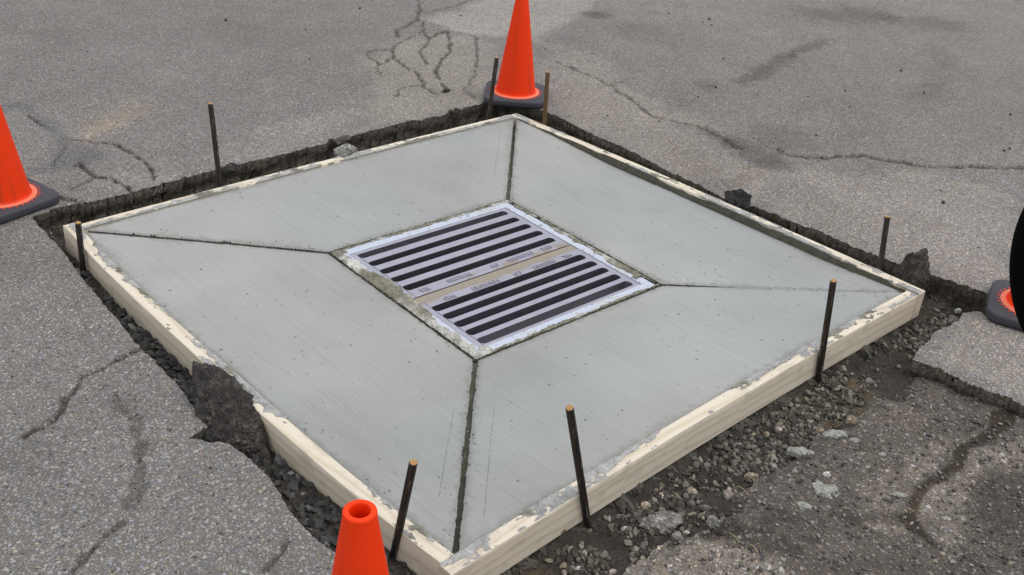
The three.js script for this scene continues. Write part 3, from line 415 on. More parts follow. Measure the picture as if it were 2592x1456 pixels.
{
  const sd = (x, z) => { const [a, b] = toL(x, z); return mFrame(a, b); };
  const g = sheet({ nu: 250, nv: 250, pos: rectPos(-0.4, 0.4, -0.4, 0.4), sd,
    height: (x, z, s) => GY + 0.0015 + Math.min(0.007, s * 0.5) * (0.8 + 0.9 * fbm(x * 45, z * 45, 3)) + 0.002 * vn(x * 160, z * 160),
    color: (x, z) => { const n = fbm(x * 34, z * 34, 4), w = sm(0.05, 0.3, fbm(x * 12 + 5, z * 12, 4)), q = 1 + 0.5 * n + 0.3 * vn(x * 190, z * 190); return [mix(0.23, 0.5, w) * q, mix(0.215, 0.49, w) * q, mix(0.165, 0.44, w) * q]; },
    uv: (x, z) => [x / 2.048, z / 2.048], wall: { rows: [0, -0.004, -0.01], push: () => 0, color: () => [0.16, 0.15, 0.12] } });
  part('collar_mortar', g, mortarMat, slab).userData.label = 'rough brown mortar smeared round the white frame';
  const r = rng(55), cr = rock(71, 1, 0.7, 1, 1, 0.5), im = new THREE.InstancedMesh(cr, new THREE.MeshStandardMaterial({ color: 0xffffff, roughness: 1 }), 1500), M = new THREE.Matrix4(), c = new THREE.Color();
  for (let i = 0; i < 1500; i++) { let x, z; const t = r(); const k = i % 5;
    if (k < 2) { const s = ['L', 'B', 'R', 'F'][i % 4], p = corner[s], q = jc[s]; x = mix(p[0], q[0], t); z = mix(p[1], q[1], t); const off = (r() + r() + r() - 1.5) * 0.016, nx = q[1] - p[1], nz = p[0] - q[0], l = Math.hypot(nx, nz); x += nx / l * off; z += nz / l * off; }
    else if (k < 4) { const e = mix(-J, J, t), o = J + (r() + r() - 1) * 0.02, s = i % 4; const w = toW(s < 2 ? e : (s === 2 ? o : -o), s < 2 ? (s ? o : -o) : e); x = w[0]; z = w[1]; }
    else { const s = i % 4, e = mix(-0.88, 0.88, t), o = r() * r() * 0.03; if (s === 0) { x = e; z = bowS(e) - o; } else if (s === 1) { z = e; x = bowW(e) + o; } else if (s === 2) { x = e; z = bowN(e) + o; } else { z = e; x = bowE(e) - o; } }
    const m = Math.max(Math.abs(x), Math.abs(z)), y = mix(GY + 0.004, -0.003, clamp((m - 0.37) / 0.53)) + (x > Math.abs(z) ? yEast(z) * clamp((m - 0.37) / 0.53) : 0), sc = 0.0007 + 0.0022 * r() * r();
    M.makeRotationY(r() * 6).scale(new THREE.Vector3(sc, sc, sc)).setPosition(x, y, z); im.setMatrixAt(i, M); const v = 0.1 + 0.16 * r(); im.setColorAt(i, c.setRGB(v, v * 0.97, v * 0.8)); }
  im.name = 'mortar_crumbs'; im.userData.kind = 'stuff'; im.castShadow = im.receiveShadow = true; slab.add(im);
}

// ------------------------------------------------------------------ drain
{
  const fr = thing('grate_frame', 'white steel frame set in the slab round the drain grates', 'frame'); fr.position.set(GC[0], GY, GC[1]); fr.rotation.y = -TH;
  const side = (name, w, d, x, z) => { const g = new RoundedBoxGeometry(w, 0.05, d, 2, 0.002).translate(x, -0.0245, z); const p = g.attributes.position, uv = g.attributes.uv; for (let i = 0; i < p.count; i++) uv.setXY(i, p.getX(i) * 1.6 + p.getY(i), p.getZ(i) * 1.6 + p.getY(i)); return part(name, g, frameMat, fr); };
  side('frame_side', 0.704, 0.032, 0, -0.3405); side('frame_side', 0.704, 0.032, 0, 0.3445); side('frame_side', 0.032, 0.651, -0.336, 0.002); side('frame_side', 0.032, 0.651, 0.336, 0.002);
  const cb = new RoundedBoxGeometry(0.636, 0.05, 0.031, 2, 0.002).translate(0, -0.028, 0.024); { const p = cb.attributes.position, uv = cb.attributes.uv; for (let i = 0; i < p.count; i++) uv.setXY(i, p.getX(i) / 0.64 + 0.5, (p.getZ(i) + 0.02) / 0.64 + 0.5 + p.getY(i)); }
  part('cross_bar', cb, crossMat, fr).userData.label = 'dirty beige bar between the two grates';
  const font = await new FontLoader().loadAsync('fonts/droid/droid_sans_bold.typeface.json');
  const X0 = 0.3, R = 0.011, XE = 0.316;
  function barShape(z0, z1, fA, fB) { const s = new THREE.Shape();      // plan outline; ends flare where the slots are rounded; y of the shape is -z
    s.moveTo(-XE, -z0 - 0); s.lineTo(XE, -z0); return null; }
  const barGeo = (z0, z1, fA, fB) => { const s = new THREE.Shape(), c = (x, z) => [x, -z];
    s.moveTo(...c(-X0, z0 - (fA ? R : 0)));
    if (fA) { s.absarc(-X0 + R, -(z0 - R), R, Math.PI, Math.PI * 1.5, false); s.lineTo(...c(X0 - R, z0)); s.absarc(X0 - R, -(z0 - R), R, -Math.PI / 2, 0, false); } else s.lineTo(...c(X0, z0));
    s.lineTo(...c(X0, z1 + (fB ? R : 0)));
    if (fB) { s.absarc(X0 - R, -(z1 + R), R, 0, Math.PI / 2, false); s.lineTo(...c(-X0 + R, z1)); s.absarc(-X0 + R, -(z1 + R), R, Math.PI / 2, Math.PI, false); } else s.lineTo(...c(-X0, z1));
    s.closePath();
    const g = new THREE.ExtrudeGeometry(s, { depth: 0.052, bevelEnabled: true, bevelThickness: 0.0012, bevelSize: 0.0008, bevelSegments: 1, curveSegments: 5 }).rotateX(-Math.PI / 2).translate(0, -0.0532, 0);
    const p = g.attributes.position, uv = g.attributes.uv, zc = (z0 + z1) / 2; for (let i = 0; i < p.count; i++) { uv.setXY(i, p.getX(i) / 0.64 + 0.5, p.getZ(i) / 0.64 + 0.5 + p.getY(i) * 0.3);
      const t = clamp((-p.getY(i) - 0.004) / 0.05); p.setZ(i, zc + (p.getZ(i) - zc) * (1 - 0.72 * t)); }   // cast bars taper below their top edge
    g.computeVertexNormals(); return g; };
  const W2 = 0.0162;
  function half(slots, z0, z1, label, letters) {
    const t = thing('drain_grate', label, 'grate', 'pair of slotted grates in the frame'); t.position.set(GC[0], GY - 0.0012, GC[1]); t.rotation.y = -TH;
    const ed = [z0, ...slots.flatMap(c => [c - W2, c + W2]), z1];
    for (let i = 0; i < ed.length; i += 2) part(i === 0 || i === ed.length - 2 ? 'edge_bar' : 'bar', barGeo(ed[i] + 0.0008, ed[i + 1] - 0.0008, i > 0, i < ed.length - 2), ironMat, t);
    for (const sx of [-1, 1]) { const g = new RoundedBoxGeometry(0.0165, 0.036, z1 - z0, 1, 0.001).translate(sx * 0.3093, -0.0185, (z0 + z1) / 2); const p = g.attributes.position, uv = g.attributes.uv; for (let i = 0; i < p.count; i++) uv.setXY(i, p.getX(i) / 0.64 + 0.5, p.getZ(i) / 0.64 + 0.5); part('end_rail', g, ironMat, t); }
    const L = []; for (const [s, x, z, flip] of letters) { const g = new TextGeometry(s, { font, size: 0.0165, depth: 0.0022, curveSegments: 2, bevelEnabled: false }).rotateX(-Math.PI / 2); if (flip) g.rotateY(Math.PI); g.translate(x, 0.0004, z); L.push(g); }
    part('lettering', mergeGeometries(L), letterMat, t).userData.label = 'raised cast lettering along the middle edge';
    return t; }
  half([-0.295, -0.2345, -0.174, -0.1135, -0.053], -0.3235, 0.006, 'slotted grey iron grate on the side of the concrete corner below the orange cone', [['VIL', -0.27, -0.009], ['NEENAH', -0.17, -0.009], ['CO', 0.0, -0.009], ['FOUNDRY', 0.07, -0.009], ['WIS', 0.215, -0.009]]);
  half([0.0915, 0.1435, 0.1955, 0.2475, 0.2995], 0.042, 0.3275, 'slotted grey iron grate on the side of the form board along the gravel', [['WIS', -0.2, 0.054, 1], ['FOUNDRY', -0.03, 0.054, 1], ['CO', 0.06, 0.054, 1], ['NEENAH', 0.2, 0.054, 1], ['VIL', 0.27, 0.054, 1]]);
  const pit = []; const add = (w, h, d, x, y, z) => pit.push(new THREE.BoxGeometry(w, h, d).translate(x, y, z));
  add(0.08, 1.2, 0.72, -0.345, -0.68, 0); add(0.08, 1.2, 0.72, 0.345, -0.68, 0); add(0.61, 1.2, 0.08, 0, -0.68, -0.32); add(0.61, 1.2, 0.08, 0, -0.68, 0.32); add(0.61, 0.06, 0.56, 0, -1.25, 0);
  const b = struct('catch_basin', mergeGeometries(pit), pitMat, 'dark concrete basin under the drain grate', 'catch basin'); b.position.set(GC[0], 0, GC[1]); b.rotation.y = -TH;
}
console.log('drain ready');

// ------------------------------------------------------------------ form boards
const BW = 0.038, BH = 0.089;
// a timber swept along f(t) (inner top edge), outward direction n
function boardGeo(pathF, t0, t1, out, seed, yOff) {
  const n = 90, rad = 0.0025, prof = []; const add = (o, y) => prof.push([o, y]);
  add(0, -BH); add(0, -rad); add(rad * 0.3, -rad * 0.3); add(rad, 0);
  for (let k = 1; k < 6; k++) add(mix(rad, BW - rad, k / 6), 0);
  add(BW - rad, 0); add(BW - rad * 0.3, -rad * 0.3); add(BW, -rad); for (let k = 1; k < 5; k++) add(BW, mix(-rad, -BH, k / 5)); add(BW, -BH); add(0, -BH);
  const P = [], U = [], I = [], m = prof.length; let v = 0; const vs = [0]; for (let k = 1; k < m; k++) { v += Math.hypot(prof[k][0] - prof[k - 1][0], prof[k][1] - prof[k - 1][1]); vs.push(v); }
  const r = rng(seed), uo = r(), vo = r();
  for (let i = 0; i <= n; i++) { const t = mix(t0, t1, i / n), q = pathF(t), y0 = yOff ? yOff(t) : 0; for (let k = 0; k < m; k++) { const w = 0.0007 * fbm(t * 22 + seed, k * 0.7, 3); P.push(q[0] + out[0] * (prof[k][0] + w), y0 + prof[k][1] + (k > 1 && k < m - 1 ? w : 0), q[1] + out[1] * (prof[k][0] + w)); U.push(t / 1.9 + uo, vs[k] / 0.26 + vo); } }
  for (let i = 0; i < n; i++) for (let k = 0; k < m - 1; k++) { const a = i * m + k, b = a + m; I.push(a, b, a + 1, b, b + 1, a + 1); }
  for (const i of [0, n]) { const base = P.length / 3; for (let k = 0; k < m; k++) { P.push(P[(i * m + k) * 3], P[(i * m + k) * 3 + 1], P[(i * m + k) * 3 + 2]); U.push(0.1 + prof[k][0] * 0.5, prof[k][1] * 6); } for (let k = 1; k < m - 2; k++) i ? I.push(base, base + k, base + k + 1) : I.push(base, base + k + 1, base + k); }
  const g = new THREE.BufferGeometry(); g.setAttribute('position', new THREE.Float32BufferAttribute(P, 3)); g.setAttribute('uv', new THREE.Float32BufferAttribute(U, 2)); g.setIndex(I);
  return toCreasedNormals(g, 0.6);
}
const boards = [
  { f: z => [bowW(z), z], t: [-0.953, 0.9], out: [-1, 0], cover: 0.0, label: 'pale timber form board with the big asphalt lump leaning over it' },
  { f: x => [x, bowS(x)], t: [-0.956, 0.912], out: [0, 1], cover: 0.06, label: 'pale timber form board standing full height beside the gravel strip' },
  { f: z => [bowE(z), z], t: [-0.93, 0.936], out: [1, 0], cover: 0.12, yo: z => 0.004 * sm(-0.8, -0.2, z), label: 'timber form board rising above the concrete, with two asphalt lumps behind it' },
  { f: x => [x, bowN(x)], t: [-0.912, 0.912], out: [0, -1], cover: 0.05, label: 'mortar-streaked timber form board in front of the widest open trench' }];
boards.forEach((b, i) => {
  const t = thing('form_board', b.label, 'timber board', 'form boards round the slab');
  part('timber', boardGeo(b.f, b.t[0], b.t[1], b.out, 60 + i * 7, b.yo), woodMat, t);
  // spilt cement on the top edge
  const along = b.out[0] ? 1 : 0, proj = (x, z) => { const s = along ? z : x, q = b.f(s); return [s, along ? (x - q[0]) * b.out[0] : (z - q[1]) * b.out[1]]; };
  const sd = (x, z) => { const [s, o] = proj(x, z), n = fbm(s * 9 + i * 20, o * 30, 4) + 0.45 * fbm(s * 60, o * 90 + i, 3); return Math.min(0.02 * (n + b.cover - 0.34 + 1.0 * (1 - sm(0.0, 0.026, o)) * (0.55 + 0.7 * vn(s * 4.5 + i * 9, 3)) * 0.75 + (s > b.t[1] - 0.12 || s < b.t[0] + 0.08 ? 0.16 : 0)), o + 0.0015, BW - 0.002 - o, s - b.t[0] - 0.002, b.t[1] - 0.002 - s); };
  const pos = (u, v) => { const s = mix(b.t[0], b.t[1], u), o = mix(-0.004, BW + 0.002, v), q = b.f(s); return [q[0] + b.out[0] * o, q[1] + b.out[1] * o]; };
  const g = sheet({ nu: 620, nv: 18, pos, sd, height: (x, z, s) => (b.yo ? b.yo(z) : 0) + 0.0008 + Math.min(0.003, s * 0.7) * (1 + 0.7 * fbm(x * 60, z * 60, 3)),
    color: (x, z) => { const n = 1 + 0.4 * fbm(x * 50, z * 50, 4) + 0.2 * vn(x * 200, z * 200), d = sm(0.05, 0.3, fbm(x * 14 + 3, z * 14, 3)); return [mix(0.4, 0.22, d) * n, mix(0.4, 0.21, d) * n, mix(0.385, 0.17, d) * n]; }, uv: (x, z) => [x / 2.048, z / 2.048],
    wall: { rows: [0, -0.0012, -0.003], push: () => 0, color: () => [0.26, 0.25, 0.22] } });
  part('mortar_residue', g, mortarMat, t).userData = { label: 'grey cement spilt along the top edge', kind: 'stuff' };
  if (i === 2) { // wet cement left on the inner face, darkened further to paint in the shade
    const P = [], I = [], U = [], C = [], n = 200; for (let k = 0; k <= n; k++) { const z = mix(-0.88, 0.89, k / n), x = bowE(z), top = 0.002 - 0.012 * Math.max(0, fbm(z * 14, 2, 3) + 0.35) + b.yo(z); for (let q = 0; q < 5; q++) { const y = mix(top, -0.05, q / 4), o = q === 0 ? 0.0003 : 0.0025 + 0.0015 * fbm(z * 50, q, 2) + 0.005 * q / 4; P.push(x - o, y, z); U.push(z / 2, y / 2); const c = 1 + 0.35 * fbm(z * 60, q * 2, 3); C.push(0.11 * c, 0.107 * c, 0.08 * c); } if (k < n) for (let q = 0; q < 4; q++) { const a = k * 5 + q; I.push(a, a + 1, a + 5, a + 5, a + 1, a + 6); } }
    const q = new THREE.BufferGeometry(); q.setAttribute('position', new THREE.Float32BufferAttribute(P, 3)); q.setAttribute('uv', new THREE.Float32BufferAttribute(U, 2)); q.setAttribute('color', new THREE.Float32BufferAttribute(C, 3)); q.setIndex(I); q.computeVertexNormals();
    part('shaded_cement_film', q, mortarMat, t).userData.label = 'wet cement film on the inner face with the shade painted in';
  }
});
console.log('boards ready');

// ------------------------------------------------------------------ stakes
{
  const brown = new THREE.MeshStandardMaterial({ map: rustMap, color: new THREE.Color().setRGB(1, 1, 1), roughness: 0.95 }); brown.color.setRGB(1, 0.8, 0.6); brown.map = null; brown.color.setRGB(0.13, 0.075, 0.035);
  const mk = (top, bot, lab, mat = stakeMat) => { const d = top.clone().sub(bot), end = bot.clone().addScaledVector(d, (-0.17 - bot.y) / d.y), L = top.distanceTo(end), R = 0.0088;
    const t = thing('form_stake', lab, 'steel stake', 'steel stakes driven in against the form boards'); t.position.copy(end); t.quaternion.setFromUnitVectors(new THREE.Vector3(0, 1, 0), d.normalize());
    const g = new THREE.LatheGeometry([[0.001, 0], [R, 0.03], [R, L - 0.003], [R * 0.93, L - 0.0006], [0.0068, L]].map(p => new THREE.Vector2(...p)), 20); part('shaft', toCreasedNormals(g, 0.5), mat, t);
    const c = new THREE.LatheGeometry([[0, L + 0.0012], [0.004, L + 0.001], [R * 0.86, L + 0.0004], [R * 0.9, L - 0.001]].map(p => new THREE.Vector2(...p)), 18); part('cut_end', c, stakeTopMat, t).userData.label = 'rusty cut top'; return t; };
  mk(onX(1040, 1163, -0.962), onX(993, 1385, -0.962), 'dark stake with a bright rusty top just behind the lone cone tip');
  mk(onZ(1433, 1026, 0.93), onZ(1477, 1310, 0.93), 'dark stake standing by the fallen grey rubble lump in the gravel');
  mk(onZ(2097, 706, 0.932), onZ(2058, 960, 0.932), 'dark stake by the jutting slab of broken asphalt');
  mk(onX(2233, 545, 0.972), onX(2217, 655, 0.972), 'short stake beside the asphalt lump at the slab corner with the joined boards');
  mk(onX(1378, 181, 0.966), onX(1370, 300, 0.966), 'rust brown stake next to the whole orange cone, by the straight trench edge', brown);
  mk(onZ(1250, 145, -0.968), onZ(1230, 288, -0.968), 'dark stake leaning in front of the base of the whole orange cone');
  mk(onZ(529, 260, -0.972), onZ(553, 464, -0.972), 'tall stake standing alone at the trench behind the slab');
  mk(onX(196, 560, -0.975), onX(209, 680, -0.975), 'short stake at the board end by the cone base');
}

// ------------------------------------------------------------------ traffic cones
const cone0 = (() => {
  const t = thing('traffic_cone', '', 'traffic cone', 'orange cones round the repair');
  const S = new THREE.Shape(), h = 0.136, c = 0.05; S.moveTo(-h + c, -h); S.lineTo(h - c, -h); S.absarc(h - c, -h + c, c, -Math.PI / 2, 0, false); S.lineTo(h, h - c); S.absarc(h - c, h - c, c, 0, Math.PI / 2, false); S.lineTo(-h + c, h); S.absarc(-h + c, h - c, c, Math.PI / 2, Math.PI, false); S.lineTo(-h, -h + c); S.absarc(-h + c, -h + c, c, Math.PI, Math.PI * 1.5, false);
  const b = new THREE.ExtrudeGeometry(S, { depth: 0.016, bevelEnabled: true, bevelThickness: 0.007, bevelSize: 0.009, bevelOffset: -0.009, bevelSegments: 4, curveSegments: 10 }).rotateX(-Math.PI / 2).translate(0, 0.0075, 0);
  { const uv = b.attributes.uv; for (let i = 0; i < uv.count; i++) uv.setXY(i, uv.getX(i) / 2, uv.getY(i) / 2); }
  part('base', toCreasedNormals(b, 0.7), rubberMat, t);
  const L = (pts, n = 64) => new THREE.LatheGeometry(pts.map(p => new THREE.Vector2(...p)), n);
  part('cone_body', L([[0.092, 0.033], [0.0885, 0.037], [0.0865, 0.042], [0.0262, 0.447], [0.0266, 0.4515], [0.0258, 0.455], [0.0235, 0.457], [0.018, 0.4568], [0.0162, 0.455], [0.0158, 0.44], [0.03, 0.34], [0.08, 0.034]]), coneMat, t);
  part('flange_ring', L([[0.084, 0.0335], [0.094, 0.0345], [0.101, 0.0335], [0.1055, 0.0315], [0.1065, 0.029]]), coneRingMat, t);
  const tg = []; for (let i = 0; i < 36; i++) { const a = i / 36 * Math.PI * 2; tg.push(new RoundedBoxGeometry(0.006, 0.003, 0.0062, 1, 0.0008).translate(0.1125, 0.0298, 0).rotateY(a)); }
  part('flange_teeth', mergeGeometries(tg), coneMat, t).userData.label = 'orange tabs locking the ring into the base';
  return t;
})();
{
  const place = (o, c, turn, label, lx = 0, lz = 0) => { o.position.set(c.x, HA + 0.004, c.z); o.rotation.set(lx, turn, lz); o.userData.label = label; };
  const copy = () => { const o = cone0.clone(); o.userData = { ...cone0.userData }; o.name = numbered('traffic_cone'); scene.add(o); return o; };
  place(cone0, at(1305, 231, 0.003), 0.79, 'whole orange traffic cone standing at the slab corner between two stakes');
  const R3 = new THREE.Vector3(r0.x, 0, r0.z);
  const dull = copy(), dullMat = coneMat.clone(); dullMat.map = makeConeMap(1); dull.children.find(c => c.name === 'cone_body').material = dullMat;
  place(dull, at(88, 500, 0.003).addScaledVector(R3, -0.107), 0.22, 'dull scuffed orange traffic cone beside the tarred crack');
  place(copy(), at(905 * V, 1283 * V, HA + 0.461), 0.4, 'bright orange traffic cone of which only the open tip shows over a form board');
  place(copy(), at(2537, 768, 0.003).addScaledVector(R3, 0.107), 0.35, 'traffic cone on the broken asphalt slab, hidden but for its black base');
}

// ------------------------------------------------------------------ lumps, stones, spills
function lump(name, label, cat, pos, size, seed, opt = {}) {
  const g = rock(seed, size[0], size[1], size[2], opt.detail ?? 20, opt.rough ?? 0.42, opt.ang ?? 0.3), a = opt.col ?? [0.05, 0.046, 0.042], b = opt.col2 ?? [0.09, 0.083, 0.072];
  const o = seed * 3.1; noiseGeo(g, v => { const l = v.length(), k = (opt.grain ?? 0.004) * (fbm3(v.x * 70 + o, v.y * 70, v.z * 70, 3) + 0.6 * vn3(v.x * 210, v.y * 210, v.z * 210)); v.multiplyScalar(1 + k / l); });
  setColors(g, (x, y, z) => { const n = sm(-0.1, 0.25, fbm3(x * 60 + o, y * 60, z * 60, 4)), s = vn3(x * 260, y * 260, z * 260) > 0.62 ? 2.2 : 1, q = (1 + 0.35 * vn3(x * 150, y * 150, z * 150)) * s; return [mix(a[0], b[0], n) * q, mix(a[1], b[1], n) * q, mix(a[2], b[2], n) * q]; });
  const m = solo(name, g, rockMat, label, cat, opt.group); m.position.copy(pos); m.rotation.set(...(opt.rot ?? [0, 0, 0])); return m; }
{
  const big = lump('asphalt_chunk', 'large dark lump of torn-up asphalt leaning over a form board', 'asphalt chunk', new THREE.Vector3(), [0.072, 0.052, 0.185], 12, { detail: 40, rough: 0.34, ang: 0.24, grain: 0.007, col: [0.042, 0.037, 0.033], col2: [0.075, 0.068, 0.06] });
  { const A = atV(553, 905, 0.035), B = atV(665, 1112, -0.07), zz = A.clone().sub(B).normalize(), yy = new THREE.Vector3(-0.62, 0.78, 0.05); yy.addScaledVector(zz, -yy.dot(zz)).normalize(); const xx = new THREE.Vector3().crossVectors(yy, zz);
    big.position.copy(A).add(B).multiplyScalar(0.5).add(new THREE.Vector3(-0.048, -0.022, 0.03)); big.quaternion.setFromRotationMatrix(new THREE.Matrix4().makeBasis(xx, yy, zz)); }
  lump('asphalt_chunk', 'small jet black asphalt lump behind the form board, short of the stake', 'asphalt chunk', atV(1853, 512, -0.012), [0.06, 0.042, 0.05], 25, { col: [0.018, 0.018, 0.018], col2: [0.035, 0.034, 0.032], detail: 26, rough: 0.5, grain: 0.006, rot: [0, 0.7, 0.1] });
  lump('asphalt_chunk', 'pointed grey-brown asphalt lump between the stake and the slab corner', 'asphalt chunk', atV(2296, 690, -0.02), [0.064, 0.085, 0.06], 33, { col: [0.05, 0.045, 0.038], col2: [0.085, 0.077, 0.064], detail: 26, rough: 0.35, ang: 0.4, rot: [0.1, 0.3, -0.12] });
  lump('mortar_lump', 'pale lump of spilt mortar hanging over the back form board', 'mortar lump', atV(868, 382, 0.0), [0.066, 0.03, 0.036], 41, { col: [0.2, 0.19, 0.165], col2: [0.36, 0.35, 0.32], rough: 0.5, grain: 0.006, rot: [0, 0.2, 0] });
  lump('asphalt_chunk', 'flat crumb of asphalt sitting on the trench edge above the mortar lump', 'asphalt chunk', atV(862, 350, HA + 0.002), [0.05, 0.016, 0.022], 46, { col: [0.1, 0.094, 0.084], col2: [0.17, 0.16, 0.14], grain: 0.005, rot: [0, 0.2, 0] });
  lump('asphalt_chunk', 'dark crumb of asphalt on the trench edge beside the tall lone stake', 'asphalt chunk', atV(578, 424, HA + 0.004), [0.03, 0.018, 0.024], 47, { col: [0.03, 0.03, 0.03], col2: [0.06, 0.058, 0.055], grain: 0.005 });
  lump('asphalt_chunk', 'little dark crumb lying on the cracked pavement before the cone', 'asphalt chunk', atV(1122, 228, HA + 0.008), [0.022, 0.012, 0.014], 48, { col: [0.07, 0.065, 0.045], col2: [0.12, 0.11, 0.08], detail: 10, grain: 0.004 });
  const rub = atV(1665, 1318, 0); rub.copy(atV(1665, 1312, -0.085)); lump('rubble_lump', 'grey oblong lump of rubble lying in the gravel', 'rubble', rub.setY(groundY(rub.x, rub.z) + 0.014), [0.052, 0.021, 0.03], 52, { col: [0.2, 0.185, 0.17], col2: [0.32, 0.3, 0.28], rough: 0.3, rot: [0, -0.45, 0.08], grain: 0.005 });
  const rg = (x, y, s, seed, lab, col, col2, rot = 0, k = [1, 0.7, 0.8]) => { const p = atV(x, y, -0.08); p.y = groundY(p.x, p.z) + s * 0.35; lump('loose_stone', lab, 'stone', p, k.map(q => q * s), seed, { col, col2, detail: 8, rough: 0.3, grain: 0.001, rot: [0, rot, 0] }); };
  const TAN = [0.26, 0.21, 0.15], TAN2 = [0.4, 0.34, 0.26], PNK = [0.3, 0.25, 0.22], PNK2 = [0.45, 0.39, 0.35], WHT = [0.45, 0.44, 0.42], WHT2 = [0.62, 0.61, 0.58], GRY = [0.14, 0.135, 0.12], GRY2 = [0.25, 0.24, 0.22];
  rg(1835, 1235, 0.021, 61, 'pinkish flat pebble at the edge of the gravel strip', PNK, PNK2, 0.6, [1.2, 0.6, 0.7]);
  rg(1892, 1192, 0.02, 62, 'round tan pebble, the roundest in the gravel strip', TAN, TAN2, 0.2); rg(1627, 1252, 0.015, 63, 'yellowish pebble under the form board, by a stake', TAN, TAN2); rg(2138, 1072, 0.017, 64, 'square tan pebble below the broken asphalt slab', TAN, TAN2, 0.8);
  rg(1459, 1406, 0.011, 65, 'small white pebble in the dark soil below a stake', WHT, WHT2); rg(2077, 1206, 0.013, 66, 'white pebble on the cement smear', WHT, WHT2); rg(1778, 1262, 0.016, 67, 'thin grey stone chip in the gravel', GRY, GRY2, -0.7, [1.3, 0.5, 0.5]); rg(1575, 1310, 0.012, 68, 'bright white chip beside the rubble lump', WHT, WHT2);
  rg(2418, 758, 0.016, 69, 'white pebble in the trench past the joined board corner', WHT, WHT2); rg(2405, 795, 0.026, 70, 'grey stone lying in the trench by the broken slab', GRY, GRY2, 0.6, [1.2, 0.7, 0.7]);
  rg(1700, 1370, 0.02, 72, 'pale stone at the dirt line', GRY, GRY2); rg(1790, 1335, 0.02, 73, 'whitish grey stone beside the rubble lump on the lower asphalt', GRY, [0.34, 0.33, 0.3], 0.5);
  const r = rng(1234), inRF = (x, z) => z > 0.955 && ragged(x, z) < -0.01 && oldSD(x, z) < -0.005;
  let n = 0; while (n < 46) { const x = mix(-0.9, 1.15, r()), z = mix(0.96, 1.3, r()); if (!inRF(x, z)) continue; const s = 0.006 + 0.009 * r() * r(), t = r(), p = new THREE.Vector3(x, floorY(x, z) + s * 0.4, z);
    lump('gravel_stone', 'one of the bigger tan and grey stones in the gravel strip beside the form board', 'stone', p, [s * 1.2, s * 0.75, s * 0.9], 200 + n % 12, { col: t < 0.45 ? TAN : t < 0.7 ? PNK : GRY, col2: t < 0.45 ? TAN2 : t < 0.7 ? PNK2 : GRY2, detail: 4, rough: 0.3, grain: 0.001, rot: [r(), r() * 6, r()], group: 'bigger stones of the gravel strip' }); n++; }
}
